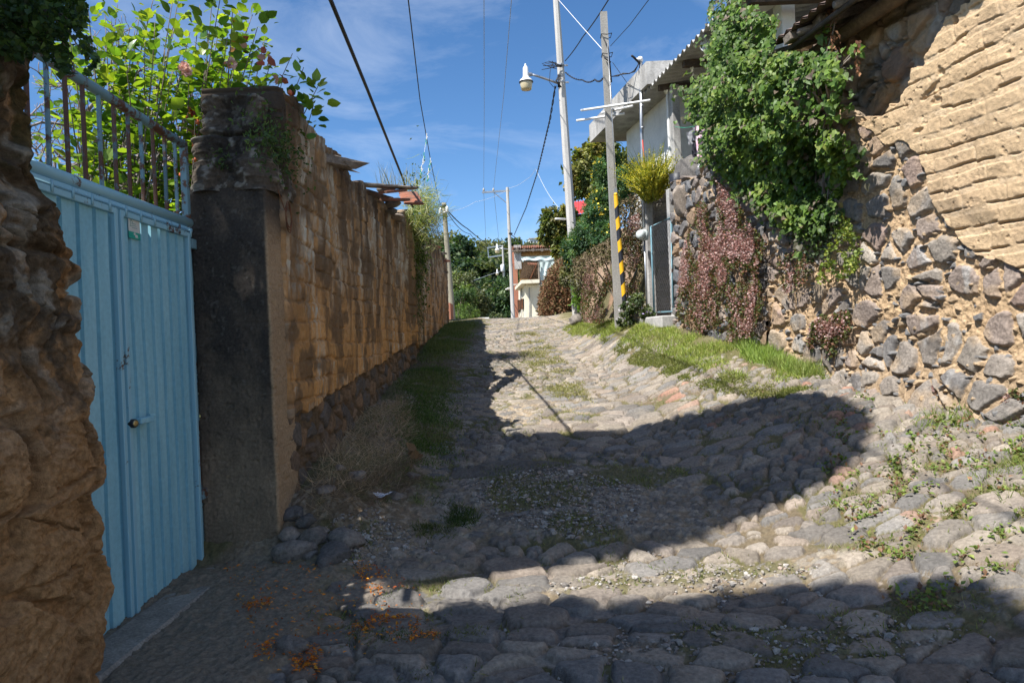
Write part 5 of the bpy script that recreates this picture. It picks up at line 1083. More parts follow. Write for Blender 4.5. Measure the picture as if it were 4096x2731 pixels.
Pb = np.stack([np.linspace(bw0[0], bw1[0], 70), np.linspace(14.0, 13.9, 70)], 1)
tag(strip('block_wall', Pb, np.full(70, 1.5), np.full(70, bw0[2]), 230, lambda S, Z, Y: blk(S+.1, Z*1.30, Y), M['stone'], None, 1, .25, base=(bw0[0], 14.0, 1.9)), 'rough grey concrete block wall right behind the blue wire gate', 'block wall')
def post(px, w, z0, z1, lab, y=None, off=.06):
    c = UW(px, 1000, off); mb = MB(); mb.box((c[0], c[1], (z0+z1)/2), (.15, w, z1-z0), RZ(math.atan(-WS)), .012); return tag(mb.build('gate_post', M['slab'], None, base=(c[0], c[1], z0)), lab, 'post', 'posts of the wire gate')
post(2598, .14, 1.5, UW(2592, 765, .1)[2], 'left concrete post of the blue wire gate, beside the meter'); post(2694, .12, 1.5, UW(2696, 755, .1)[2], 'right concrete post of the blue wire gate, against the stone wall')
cn = [UW(2617, 1250, -.02), UW(2693, 1245, -.02), UW(2686, 868, -.02), UW(2604, 906, -.02)]
wg = thing('wire_gate', cn[0], 'slanting blue pipe gate covered with chicken wire in the gap of the stone wall', 'gate')
mb = MB(); mb.tube(cn+[cn[0]], .020, 8); mb.build('pipe_frame', M['bluerust'], wg, True)
mb = MB(); nx, nz = 10, 30
def gp(u, v): return (cn[0]*(1-u)+cn[1]*u)*(1-v)+(cn[3]*(1-u)+cn[2]*u)*v
for k in range(-nz, nx+nz, 1):
    for sg in (1, -1):
        # diagonal wires clipped to the frame
        a = []; 
        for v in np.linspace(0, 1, 24):
            u = (k+.0)/nx + sg*v*nz/nx*.5 - (0 if sg > 0 else 0)
            if 0 <= u <= 1: a.append(gp(u, v)+[0, 0, 0])
        if len(a) > 1: mb.tube(a, .0016, 4, False)
mb.build('chicken_wire', M['steel'], wg)
sl = MB(); c = (UW(2600, 1285, .05)+UW(2700, 1275, .05))/2; sl.box((c[0]-.1, c[1], c[2]-.05), (.5, 1.75, .22), RZ(math.atan(-WS)), .02); tag(sl.build('gate_sill', M['slab'], None, base=c), 'low concrete sill under the blue wire gate', 'sill')
# ================================================================== white house above the retaining wall
wh = thing('white_house', (xr(13.5)+.6, 13.5, 3.8), 'white house with a flat concrete roof and a corrugated porch roof above the stone wall', 'house')
FO = .55
yf = UW(2508, 600, FO)[1]; yp = UW(2700, 600, FO)[1]; ym = UW(2604, 350, FO-.55)[1]; ze = UW(2508, 545, FO)[2]
def wallbox(mb, y0, y1, off0, off1, z0, z1):
    V = [(xr(y)+o, y, z) for z in (z0, z1) for (y, o) in ((y0, off0), (y1, off0), (y1, off1), (y0, off1))]
    mb.add(V, [(3, 2, 1, 0), (4, 5, 6, 7), (0, 1, 5, 4), (1, 2, 6, 5), (2, 3, 7, 6), (3, 0, 4, 7)])
mb = MB(); wallbox(mb, yp+.12, yf, FO, FO+3.5, 3.4, ze+.1); mb.build('wall', M['white'], wh)
mb = MB(); wallbox(mb, 10.0, yp-.1, FO+.9, FO+3.5, 3.4, ze+.1); mb.build('porch_wall', M['slab'], wh)
mb = MB(); wallbox(mb, ym, yf+.75, FO-.62, FO+4, ze+.1, ze+.30); wallbox(mb, ym, yf+.75, FO-.62, FO-.50, ze+.30, ze+.52); wallbox(mb, ym, ym+.12, FO-.50, FO+1.8, ze+.30, ze+.52); mb.build('roof_slab', M['slab'], wh)
mb = MB()
ysr = np.arange(9.6, ym+.35, .018); V = []
for y in ysr:
    w = .032*math.sin(y*2*math.pi/.177)
    for o, z in ((-.30, 0), (.6, .10), (2.2, .32)): V.append((xr(y)+FO+o-.25, y, ze+.10+z+w-.02*(y-12)))
V = np.array(V); F = gridF(len(ysr), 3).tolist(); V2 = V.copy(); V2[:, 2] -= .014; mb.add(V, F); mb.add(V2, [f[::-1] for f in F]); mb.build('corrugated_roof', M['corr'], wh, True)
for k, (px, w) in enumerate(((2706, .13), (2690, .07))):
    y_ = UW(px, 600, FO-.14)[1]; mb = MB(); mb.box((xr(y_)+FO-.14, y_, (3.4+ze)/2), (.15, w, ze-3.3), RZ(math.atan(-WS)), .012); mb.build('pillar', M['slab' if k == 0 else 'white'], wh)
mb = MB()
for k in range(4): wallbox(mb, 9.8+k*1.1, 9.92+k*1.1, FO-.4, FO+2, ze-.02, ze+.08)
mb.build('rafter', M['darkwood'], wh)
for a, b_ in (((2325, 442, 14.4), (2600, 402, 12.9)), ((2408, 452, 14.3), (2530, 425, 13.6)), ((2307, 483, 14.6), (2497, 456, 13.9))):
    mb = MB(); mb.tube([U(*a), U(*b_)], .024, 8); mb.build('pipe', M['pvc'], wh, True)
for px, py in ((2600, 312), (2657, 258)):
    mb = MB(); mb.tube([U(px+8, py+45, 14.5), U(px, py, 14.5)], .008, 5); mb.build('rebar', M['rust'], wh)
dsh = thing('satellite_dish', U(2850, 215, 11.2), 'pale round satellite dish poking out between the vine and the corrugated roof', 'satellite dish')
dc = U(2850, 175, 11.2); mb = MB(); mb.lathe([(.01, 0), (.08, .008), (.14, .025), (.185, .05), (.187, .053), (.14, .03), (.08, .013), (.01, .006)], dc, 24, (-.6, -.75, .35)); mb.build('dish', M['dish'], dsh, True)
mb = MB(); mb.tube([dc, dc+np.array([.15, .1, -.5])], .018, 8); mb.tube([dc+[-.02, -.02, -.15], dc+[-.17, -.2, .02]], .008, 6); mb.box(dc+[-.17, -.2, .04], (.05, .07, .06), bev=.01); mb.build('dish_mount', M['steel'], dsh, True)
def cloth(name, px, py0, py1, w, off, m, lab, tilt=0):
    c = UW(px, py0, off); z0, z1 = c[2], UW(px, py1, off)[2]; u = np.linspace(-.5, .5, 18); v = np.linspace(0, 1, 22); Uu, Vv = np.meshgrid(u, v, indexing='ij')
    Y = c[1]-Uu*w*(1+.15*np.sin(Vv*5)) ; Zz = z0+(z1-z0)*Vv+.02*np.sin(Uu*9); X = xr(Y)+off+.035*np.sin(Uu*14+Vv*3)+.03*(fbm(Uu*4, Vv*4, 3, 811)-.5)+tilt*Vv
    return tag(mk(name, np.stack([X, Y, Zz], -1).reshape(-1, 3), gridF(18, 22), M[m], None, base=c), lab, 'laundry')
cloth('hanging_shirt', 2768, 520, 572, .38, .22, 'greycloth', 'grey knitted garment on the washing line under the porch'); cloth('hanging_cloth', 2796, 500, 625, .22, .12, 'pink', 'pink towel on the washing line beside the vine'); cloth('hanging_trousers', 2778, 572, 625, .14, .25, 'blackcloth', 'dark garment hanging below the grey one on the washing line')
cloth('white_rag', 2800, 660, 690, .12, .0, 'whitecloth', 'small white rag lying over the wall top below the washing line')
mb = MB(); mb.tube([UW(2700, 508, .3), UW(2740, 512, .25), UW(2810, 500, .18)], .005, 5); tag(mb.build('washing_line', M['rag1'], None, base=UW(2700, 508, .3)), 'green washing line strung from the porch pillar to the vine', 'washing line')
mb = MB(); bc_ = UW(2712, 735, .1); mb.lathe([(.12, -.18), (.14, 0), (.15, .16), (.12, .17)], bc_, 14); tag(mb.build('flower_pot', M['black'], None, True, base=bc_), 'black bucket standing on the wall top right of the yellow fern', 'bucket')
rock('stone_rubble', UW(2752, 690, .25), (.22, .35, .36), 61, M['stone'], 'rough brown stone heap on the wall top under the washing line', 'stone', sub=4, flat=.9)
rock('corner_boulder', UW(2738, 800, .0), (.14, .26, .30), 62, M['stone'], 'big dark boulder set in the wall corner right of the gate post', 'boulder', sub=4, flat=1)
mb = MB(); c = U(3120, 80, 10.2); mb.box(c+[.1, .1, -.3], (.22, .22, 1.3), RZ(.2), .01); mb.box(c+[-.1, 0, .28], (1.3, .3, .05), RZ(-.9) @ RY(-.12)); hb = mb.build('porch_corner', M['white'], None, base=c); tag(hb, 'white porch post with a pale roof edge rising behind the top of the vine', 'porch post')
# red roofed house behind, by the tall pole
rh = thing('red_roof_house', U(2320, 850, 34), 'little house with a bright red tiled roof glimpsed right of the tall pole', 'house')
ysr = np.linspace(0, 1, 60); V = []
pA, pB, pC, pD = U(2280, 808, 34), U(2370, 800, 33), U(2275, 858, 32.4), U(2375, 850, 31.6)
for u in ysr:
    for v in np.linspace(0, 1, 20): V.append((pA*(1-u)+pB*u)*(1-v)+(pC*(1-u)+pD*u)*v+[0, 0, .025*math.sin(u*2*math.pi*9)+.02*((v*6) % 1)])
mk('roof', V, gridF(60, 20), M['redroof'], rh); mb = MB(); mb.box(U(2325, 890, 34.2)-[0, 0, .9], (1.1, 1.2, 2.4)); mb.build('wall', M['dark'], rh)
# ================================================================== far end of the lane
def facepts(l): return [np.asarray(p, float) for p in l]
DH = 54.0
ch = thing('cream_house', U(2110, 1275, DH), 'cream plastered house at the end of the lane with an adobe storey and tarp', 'house')
zp = lambda x, y: (1720+x*.287, 900+y*.287)                      # reading aid for a crop of the photo
def bx(name, pl, pr_, pt, pb, d0, dep, m, par=ch, skew=0, bev=0):
    a, b_ = U(pl, pb, d0), U(pr_, pt, d0); mb = MB(); mb.box(((a[0]+b_[0])/2+skew, d0+dep/2, (a[2]+b_[2])/2), (abs(b_[0]-a[0]), dep, abs(b_[2]-a[2])), bev=bev); return mb.build(name, M[m], par)
bx('front_wall', 2104, 2160, 1138, 1280, DH, 5, 'cream')
mb = MB()     # receding left face
A0, A1 = U(2104, 1285, DH+.0), U(2074, 1285, DH+6.5); T0, T1 = U(2104, 1135, DH), U(2074, 1140, DH+6.5)
mb.add([A0, A1, A1+[.5, .3, 0], A0+[.5, .12, 0], T0, T1, T1+[.5, .3, 0], T0+[.5, .12, 0]], [(0, 4, 5, 1), (1, 5, 6, 2), (3, 2, 6, 7), (4, 7, 6, 5), (0, 3, 7, 4)]); mb.build('side_wall', M['cream'], ch)
for u0, u1 in ((.22, .42), (.62, .86)):
    mb = MB(); w0 = A0*(1-u0)+A1*u0; w1 = A0*(1-u1)+A1*u1; tz = 1.75; bz_ = .95
    n_ = np.array([-.06, -.02, 0]); mb.add([w0+n_+[0, 0, bz_], w1+n_+[0, 0, bz_-.25*(u0 > .5)], w1+n_+[0, 0, tz], w0+n_+[0, 0, tz], w0+[.3, 0, bz_], w1+[.3, 0, bz_], w1+[.3, 0, tz], w0+[.3, 0, tz]], [(0, 1, 2, 3), (0, 4, 5, 1), (1, 5, 6, 2), (2, 6, 7, 3), (3, 7, 4, 0)]); wn = mb.build('window', M['dark'], ch)
    mb = MB(); mb.tube([w0+n_*1.3+[0, 0, bz_], w0+n_*1.3+[0, 0, tz], w1+n_*1.3+[0, 0, tz], w1+n_*1.3+[0, 0, bz_-.2*(u0 > .5)]], .03, 5); mb.tube([(w0+w1)/2+n_*1.4+[0, 0, bz_], (w0+w1)/2+n_*1.4+[0, 0, tz]], .02, 5); mb.build('grille', M['rust'], wn)
for px in (2118, 2087): mb = MB(); mb.tube([U(px, 1278, DH-.1 if px > 2104 else DH+3.2), U(px-1, 1150, DH-.1 if px > 2104 else DH+3.2)], .04, 6); mb.build('drain_pipe', M['slab'], ch)
mb = MB(); S0 = [U(2062, 1156, DH+5), U(2155, 1128, DH-.6), U(2155, 1136, DH+5), U(2074, 1131, DH+7)]
sA, sB, sC = U(2060, 1160, DH+4.5), U(2086, 1134, DH-1.0), U(2158, 1131, DH-1.0)
mb.add([sA, sB, sC, sC+[0, 6, .0], sA+[1.0, 2, 0], sA+[0, 0, .22], sB+[0, 0, .26], sC+[0, 0, .26], sC+[0, 6, .26], sA+[1, 2, .22]], [(0, 1, 6, 5), (1, 2, 7, 6), (2, 3, 8, 7), (3, 4, 9, 8), (4, 0, 5, 9), (4, 3, 2, 1, 0), (5, 6, 7, 8, 9)]); mb.build('balcony_slab', M['cream'], ch)
for a, b_ in ((zp(1055, 898), zp(1140, 888)), (zp(1080, 882), zp(1140, 874)), (zp(1118, 840), zp(1220, 828))):
    mb = MB(); mb.tube([U(*a, DH+1), U(*b_, DH+2)], .05, 6); mb.build('pipe', M['pvc'], ch, True)
# tilted tile roof seen from below
V = []; c4 = [U(*zp(1310, 512), DH+.5), U(*zp(1512, 515), DH+.5), U(*zp(1512, 792), DH+3.4), U(*zp(1245, 790), DH+3.4)]
nu, nv = 70, 26
for u in np.linspace(0, 1, nu):
    for v in np.linspace(0, 1, nv): V.append((c4[0]*(1-u)+c4[1]*u)*(1-v)+(c4[3]*(1-u)+c4[2]*u)*v+[0, -.05*math.sin(u*2*math.pi*9), .05*((v*4) % 1)])
V = np.array(V); V2 = V+[0, .05, .10]; F = gridF(nu, nv); mk('tile_roof', np.concatenate([V, V2]), np.concatenate([F, F[:, ::-1]+len(V)]), M['oldcorr'], ch)
mb = MB(); mb.tube([U(*zp(1480, 560), DH+.7), U(*zp(1380, 785), DH+3.1)], .06, 6); mb.tube([U(*zp(1360, 540), DH+.3), U(*zp(1490, 545), DH+.3)], .07, 6); mb.build('roof_beam', M['tile'], ch)
mb = MB(); mb.tube([U(*zp(1512, 520), DH+.4), U(*zp(1530, 870), DH+.4)], .08, 7); mb.build('post', M['wood'], ch)
for nm, pts, d in (('tarp', [(1262, 440), (1760, 425), (1720, 512), (1290, 520)], DH+1.0), ('tarp', [(1508, 515), (1735, 512), (1640, 780), (1550, 850)], DH+.6)):
    q = [U(*zp(*p), d) for p in pts]; V = []
    for u in np.linspace(0, 1, 30):
        for v in np.linspace(0, 1, 20): V.append((q[0]*(1-u)+q[1]*u)*(1-v)+(q[3]*(1-u)+q[2]*u)*v+[0, .035*math.sin(u*17+v*4)+.04*math.sin(v*7), 0])
    mk(nm, V, gridF(30, 20), M['tarp'], ch)
# adobe storey, bricks as relief
q0, q1 = U(*zp(1240, 450), DH+3), U(*zp(1930, 450), DH+3); zt_ = U(*zp(1560, 326), DH+3)[2]; xs_ = np.linspace(q0[0], q1[0], 260)
def farad(S, Z, Y):
    d, face, r, op = adobe_rel(S, Z, .26, .75, 831, 1.2); c = mix([.26, .15, .07], [.50, .30, .13], face)*(.8+.4*r)[..., None]; return d*1.5, c
strip('adobe_storey', np.stack([xs_, np.full(260, DH+3.0)], 1), np.full(260, q0[2]-2.2), np.full(260, zt_), 60, farad, M['adobe'], ch, 1, .6)
mb = MB(); mb.box(U(*zp(1222, 450), DH+2.6), (.55, .5, 1.9)); mb.build('corner_post', M['slab'], ch)
bx('brick_side', zp(1168, 0)[0], zp(1215, 0)[0], zp(0, 540)[1], zp(0, 1290)[1], DH+7.5, 2, 'brick')
mb = MB(); rA, rB = U(*zp(1140, 322), DH+2.0), U(*zp(1900, 290), DH+2.0); V = []
for u in np.linspace(0, 1, 160):
    for v in np.linspace(0, 1, 5): V.append(rA*(1-u)+rB*u+[0, v*3, v*.5+.09*math.sin(u*2*math.pi*30)])
V = np.array(V); F = gridF(160, 5); mk('roof', np.concatenate([V, V-[0, 0, .14]]), np.concatenate([F, F[:, ::-1]+len(V)]), M['tile'], ch)
mb = MB(); mb.tube([rA-[0, -.1, .22], rB-[0, -.1, .22]], .09, 6)
for x in (1212, 1312, 1437, 1560, 1690, 1805): mb.tube([U(*zp(x, 348), DH+2.0), U(*zp(x, 348), DH+3.2)], .13, 7)
mb.build('roof_beam', M['wood'], ch)
bx('dark_side', zp(1140, 0)[0], zp(1195, 0)[0], zp(0, 330)[1], zp(0, 540)[1], DH+8, 2, 'brick')
# little gabled adobe house further down
gh = thing('gabled_house', U(1985, 1275, 86), 'distant adobe gable with one slit window below the wooded hill', 'house')
a, b_, c_ = U(*zp(800, 1310), 86), U(*zp(1035, 1310), 86), U(*zp(965, 1075), 86); a2, b2 = a-[0, 0, 8], b_-[0, 0, 8]; b_[0] += .6; b2[0] += .6
mb = MB(); mb.add([a2, b2, b_, c_, a, a2+[0, 7, 0], b2+[0, 7, 0], b_+[0, 7, 0], c_+[0, 7, 0], a+[0, 7, 0]], [(0, 1, 2, 3, 4), (1, 6, 7, 2), (5, 0, 4, 9), (9, 8, 7, 6, 5)]); mb.build('wall', M['fargable'] if 'fargable' in M else mat('gable_adobe', (.50, .33, .17), .9, 0, (.36, .22, .11), 3, .45, .6, stretch=(1, 1, 6), vary=.15, ns2=9), gh)
mb = MB(); o = np.array([-.25, -.4, .1])
for p, q in ((a, c_), (c_, b_)): 
    e = np.array([.0, 0, .28]); d_ = np.array([0, 8, 0]); p_ = p+o*[1, 1, 0]; q_ = q+o*[0, 1, 0]; mb.add([p_, q_, q_+d_, p_+d_, p_+e, q_+e, q_+d_+e, p_+d_+e], [(3, 2, 1, 0), (4, 5, 6, 7), (0, 1, 5, 4), (1, 2, 6, 5), (2, 3, 7, 6), (3, 0, 4, 7)])
mb.build('roof', M['tile'], gh); bx('window', zp(938, 0)[0], zp(956, 0)[0], zp(0, 1125)[1], zp(0, 1178)[1], 85.9, .3, 'dark', gh)
pr2 = U(1950, 1285, 40); mb = MB(); pa, pb = U(1890, 1290, 40), U(2010, 1284, 41.5); mb.add([pa-[0, 0, .4], pb-[0, 0, .4], pb+[0, .4, -.4], pa+[0, .4, -.4], pa+[.35, 0, .17], pb+[0, 0, .21], pb+[0, .4, .21], pa+[.35, .4, .17]], [(3, 2, 1, 0), (4, 5, 6, 7), (0, 1, 5, 4), (1, 2, 6, 5), (2, 3, 7, 6), (3, 0, 4, 7)]); tag(mb.build('parapet', M['pole'], None, base=pr2), 'low grey concrete parapet across the top of the lane', 'parapet')
mb = MB(); mb.box(U(1934, 1275, 60), (1.0, 2, .16)); tag(mb.build('white_roof', M['hillwhite'], None, base=U(1934, 1275, 60)), 'sliver of a flat white roof just above the grey parapet', 'roof')
# end of the garden wall: whitewashed block pier, brick pier, tiles
mb = MB(); pA = U(1775, 1290, 24.5); tz = U(1775, 1050, 24.5)[2]; mb.box((pA[0]-.02, 24.9, (pA[2]+tz)/2-.1), (.22, 1.0, tz-pA[2]+.2), bev=.01); bp = mb.build('block_pier', mat('old_whitewash', (.42, .41, .42), .9, 0, (.20, .19, .19), 9, .4, .6, bs=.8, bd=.02), None, base=pA); tag(bp, 'narrow whitewashed block pier ending the left wall beside the wooden pole', 'pier')
mb = MB(); pA = U(1797, 1290, 29); tz = U(1797, 1212, 29)[2]; mb.box((pA[0]-.05, 29.6, (pA[2]+tz)/2-.15), (.26, 1.4, tz-pA[2]+.3)); V = mb.v[0]; tag(mb.build('brick_pier', M['brick'], None, base=pA), 'red brick wall end showing left of the wooden pole foot', 'brick wall')
for i, (px, py, d) in enumerate(((1725, 985, 19.5), (1748, 1010, 20.5), (1762, 1040, 21.5), (1755, 1085, 21.8))):
    plank('roof_tile', U(px-18, py, d+.6), U(px+14, py+4, d-.3), .40, .07, M['tile'] if i % 2 == 0 else M['wood'], ['topmost reddish tile on the far end of the left wall', 'second reddish tile down the far end of the left wall', 'third weathered tile down the far end of the left wall', 'lowest weathered tile under the far end of the left wall'][i], 'tile', 0)
rock('lane_boulder', U(2305, 1280, 19.0)-[0, 0, .02], (.26, .22, .24), 71, M['stone'], 'brown boulder lying at the foot of the tall lamp pole', 'boulder', flat=.8)
# ================================================================== wooded hill
protos = {}
def ftree(kind, nm, cols, cl, tr_h, leaf_s, per, wid, droop=.2, tp=QUAD):
    g = bpy.data.objects.new(nm, None); g.location = (0, 0, 0); C.objects.link(g)
    V, F, K = clumps(cl, per, leaf_s, cols, tp, .5, droop, .9, wid); mk('crown', V, F, M['leaf'], g, K, False)
    mb = MB(); mb.tube([(0, 0, -.1), (.01, 0, .3), (0, 0, tr_h)], [.028, .02, .006], 7)
    for c, r, k in cl[1:6]: mb.tube([(0, 0, min(c[2]*.6, tr_h*.7)), (c[0]*.6, c[1]*.6, c[2]*.85), tuple(c)], [.012, .008, .003], 5)
    mb.build('trunk', M['bark'], g, True); protos[kind] = g
# crowns built at unit height, then scaled
def cypress(k):
    out = []
    for i in range(k):
        z = .10+.86*i/k; r = .20*(1-z)**.75+.02; th = i*2.4; out.append(((math.cos(th)*r*.8, math.sin(th)*r*.8, z), (r*.8+.02, r*.8+.02, .07), int(10+16*(1-z))))
    return out
def roundc(seed, k=9, lo=.35):
    r_ = np.random.default_rng(seed); out = [((0, 0, .65), (.22, .22, .25), 30)]
    for i in range(k):
        th = r_.uniform(0, 6.28); z = r_.uniform(lo, .9); rr = .30*math.sin(math.pi*min(1, (z-.1)/.9))**.7; out.append(((math.cos(th)*rr, math.sin(th)*rr, z), (.15, .15, .10), 24))
    return out
ftree('cyp', 'cypress_tree', [[.044, .081, .037], [.062, .106, .044], [.031, .062, .031], [.088, .125, .050]], cypress(30), .95, .030, 10, .6, .9)
ftree('cyp2', 'cypress_tree', [[.056, .094, .056], [.075, .119, .062], [.037, .069, .044]], cypress(22), .95, .034, 12, .5, 1.0)
ftree('rnd', 'broadleaf_tree', [[.062, .094, .037], [.100, .125, .050], [.044, .069, .031], [.125, .144, .062]], roundc(3), .8, .034, 14, .8)
ftree('oliv', 'broadleaf_tree', [[.106, .119, .050], [.138, .144, .062], [.081, .100, .044]], roundc(5, 11), .8, .030, 14, .8)
ftree('lite', 'broadleaf_tree', [[.13, .21, .045], [.18, .26, .06], [.09, .16, .035], [.10, .14, .04]], roundc(8, 10, .2), .75, .030, 14, .7)
ftree('glos', 'broadleaf_tree', [[.05, .10, .035], [.075, .13, .04], [.04, .075, .03], [.11, .15, .06]], roundc(9, 11, .2), .75, .036, 13, .6)
FOR = [ # kind, px, top py, distance, width factor, label
 ('oliv', 1760, 930, 140, 1.0, ''), ('rnd', 1800, 960, 130, 1.1, ''), ('cyp', 1838, 940, 120, 1.5, 'drooping dark cypress, tallest at the left of the wooded hill'), ('oliv', 1880, 955, 135, 1.1, ''), ('rnd', 1862, 1000, 118, 1.1, ''), ('oliv', 1915, 965, 130, 1.2, ''), ('rnd', 1940, 1010, 125, 1.1, ''),
 ('cyp2', 1975, 1000, 128, 1.1, ''), ('rnd', 2000, 975, 140, 1.1, ''), ('cyp', 2040, 950, 135, 1.3, ''), ('cyp2', 1995, 955, 150, .9, ''), ('rnd', 2070, 965, 140, 1.0, ''), ('oliv', 2100, 972, 150, 1.0, ''), ('rnd', 2085, 950, 170, .8, ''), ('cyp2', 2110, 962, 170, .8, ''), ('rnd', 2140, 972, 175, .8, ''), ('rnd', 2190, 965, 180, .8, ''), ('cyp2', 2165, 948, 185, .7, ''), ('oliv', 2230, 960, 180, .9, ''), ('oliv', 2280, 955, 180, .9, ''),
 ('cyp', 1905, 1030, 105, 1.5, ''), ('cyp', 1870, 1050, 104, 1.4, ''), ('cyp2', 1955, 1040, 106, 1.5, ''), ('oliv', 1990, 1030, 112, 1.3, ''), ('rnd', 1825, 1030, 108, 1.2, ''), ('cyp', 1945, 1110, 98, 1.5, ''), ('rnd', 2000, 1090, 100, 1.2, ''), ('rnd', 2050, 1040, 106, 1.3, ''), ('cyp2', 1900, 1120, 96, 1.4, ''), ('oliv', 2030, 1120, 98, 1.3, ''),
 ('lite', 1800, 1075, 66, .9, 'light green leafy tree right behind the wooden pole'), ('oliv', 1862, 1085, 68, .8, 'olive brown bare twigged tree between the light tree and the dark cypresses'), ('glos', 1840, 1150, 60, 1.0, 'mid green glossy tree below the light green one'), ('glos', 2065, 1090, 80, .8, 'glossy green tree hiding the right side of the adobe gable'), ('glos', 2020, 1140, 82, .9, 'dark leafy tree directly above the adobe gable'), ('cyp2', 1920, 1165, 78, 1.4, 'blue green drooping cypress left of the adobe gable'), ('glos', 1960, 1170, 82, 1.0, 'broad green tree just left above the adobe gable'), ('lite', 1880, 1215, 56, 1.0, 'yellow green low tree above the grey parapet'), ('lite', 1830, 1215, 50, .9, 'low green tree beside the foot of the wooden pole'), ('rnd', 1935, 1225, 74, 1.1, 'grey green bush low behind the parapet'), ('glos', 2055, 1215, 80, .7, 'small green bush right of the adobe gable')]
used = set()
for i, (kd, px, py, d, wf, lab) in enumerate(FOR):
    top = U(px, py, d); x, y = top[0], top[1]
    gzv = float(gz(np.clip(x, -4, 12), y)) - .4
    if d > 84: gzv = max(gzv, top[2]-.13*d*1.15)
    h = max(top[2]-gzv, 1.5)
    o = protos[kd] if kd not in used else copy_tree(protos[kd]); used.add(kd)
    o.location = (x, y, gzv); o.scale = (h*wf*(.9+.2*rng.random()), h*wf*(.9+.2*rng.random()), h); o.rotation_euler = (0, 0, float(rng.uniform(0, 6.28)))
    word = {'cyp': 'dark drooping cypress', 'cyp2': 'blue green cypress', 'rnd': 'dark round tree', 'oliv': 'olive coloured tree', 'lite': 'light tree', 'glos': 'glossy tree'}[kd]
    tag(o, lab or word+' among its kind in the dense wood on the hill across the valley', 'tree', 'trees on the wooded hill' if not lab else None)
    if not lab: o['group'] = word+'s on the wooded hill'
hw = thing('hill_house', U(2140, 970, 190), 'tiny white house among the trees on the hilltop', 'house')
mb = MB(); mb.box(U(2140, 966, 190), (3.4, 3, 1.1), RZ(.1)); mb.build('wall', M['hillwhite'], hw)
mb = MB(); mb.box(U(2142, 957, 190), (3.9, 3.6, .25), RZ(.1)); mb.build('roof', M['slab'], hw)
for px in (2126, 2140, 2152): mb = MB(); mb.box(U(px, 968, 188.3), (.35, .1, .5)); mb.build('window', M['dark'], hw)
# ================================================================== ground cover, litter, stones
def cover(name, P2, h, w, cols, lab=None, lean=.5):
    P2 = P2+rng.standard_normal(P2.shape)*.03; hn = .55+.85*fbm(P2[:, 0]*2.6, P2[:, 1]*2.6, 3, 931); cn = sst(.50, .66, fbm(P2[:, 0]*1.5, P2[:, 1]*1.5, 4, 933))
    P3 = on_ground(P2, -.01); n = len(P3); up = np.array([0, 0, 1.0])+lean*rng.standard_normal((n, 3))*[1, 1, .2]
    hh = h*rng.uniform(.35, 1.3, n)*hn; kc = mix(lcol(n, cols, .22), lcol(n, [[.33, .29, .13], [.26, .22, .11]]), .55*cn*rng.random(n))
    V, F, K = scat(BLADE, P3, up, rdir(n)*[1, 1, .1], hh, kc, w/hh.clip(.01)); return tag(mk(name, V, F, M['leaf'], None, K, False), kind='stuff')
def keepn(P2, sc, th, seed): return P2[fbm(P2[:, 0]*sc, P2[:, 1]*sc, 3, seed) > th]
vg = poly_world([(2240, 1318), (2330, 1290), (2480, 1296), (2600, 1305), (2720, 1330), (2850, 1372), (3050, 1420), (3240, 1478), (3320, 1515), (3250, 1545), (3000, 1530), (2800, 1475), (2600, 1410), (2420, 1360), (2300, 1345)])
P2 = keepn(sample_poly(vg, 36000), 2.4, .42, 901); cover('verge_grass', P2, .095, .008, [[.24, .31, .06], [.30, .35, .07], [.18, .26, .05], [.38, .38, .13], [.28, .33, .07]])
vg2 = poly_world([(2880, 1372), (3060, 1418), (3240, 1475), (3310, 1512), (3200, 1510), (3000, 1450)])
cover('tall_grass', keepn(sample_poly(vg2, 6500), 3., .42, 935), .18, .008, [[.24, .33, .07], [.30, .38, .09], [.19, .29, .06]], lean=.35)
lowv = poly_world([(2400, 1360), (2600, 1410), (2850, 1490), (3100, 1545), (3250, 1560), (3100, 1600), (2800, 1550), (2500, 1440)])
cover('low_weeds', keepn(sample_poly(lowv, 30000), 3.0, .46, 903), .055, .011, [[.18, .20, .05], [.24, .24, .08], [.14, .17, .04]], lean=1.0)
mid = poly_world([(2060, 1335), (2140, 1330), (2300, 1480), (2360, 1600), (2480, 1700), (2350, 1740), (2180, 1560), (2080, 1420)])
cover('lane_grass', keepn(sample_poly(mid, 26000), 2.3, .47, 905), .055, .009, [[.30, .28, .12], [.22, .24, .07], [.36, .32, .16]], lean=.9)
# tufts between the cobbles
tp_ = sample_poly(np.array([(-1.2, 3.1), (3.6, 3.1), (4.2, 6.2), (3.4, 9.5), (-.6, 15.0), (-1.1, 9)]), 4200)
wgt = sst(.42, .62, fbm(tp_[:, 0]*2.2+9, tp_[:, 1]*2.2, 4, 103)) + .35*sst(1.5, 3.2, tp_[:, 0]); tp_ = tp_[(rng.random(len(tp_)) < wgt*1.6) & (road_at(tp_[:, 0], tp_[:, 1])[1] < .5)]
nn = rng.integers(10, 46, len(tp_)); Pt = np.repeat(tp_, nn, 0) + rng.standard_normal((nn.sum(), 2))*np.repeat(rng.uniform(.012, .055, len(tp_)), nn)[:, None]
cover('crack_grass', Pt, .042, .006, [[.15, .19, .05], [.20, .23, .07], [.11, .15, .035], [.27, .26, .12]], lean=.8)
wd_ = sample_poly(np.array([(2.0, 3.6), (3.0, 3.6), (4.1, 5.6), (3.75, 7.4), (2.4, 6.0)]), 420); wd_ = wd_[road_at(wd_[:, 0], wd_[:, 1])[1] < .6]; nn = rng.integers(8, 34, len(wd_)); Pw = np.repeat(wd_, nn, 0)+rng.standard_normal((nn.sum(), 2))*.045
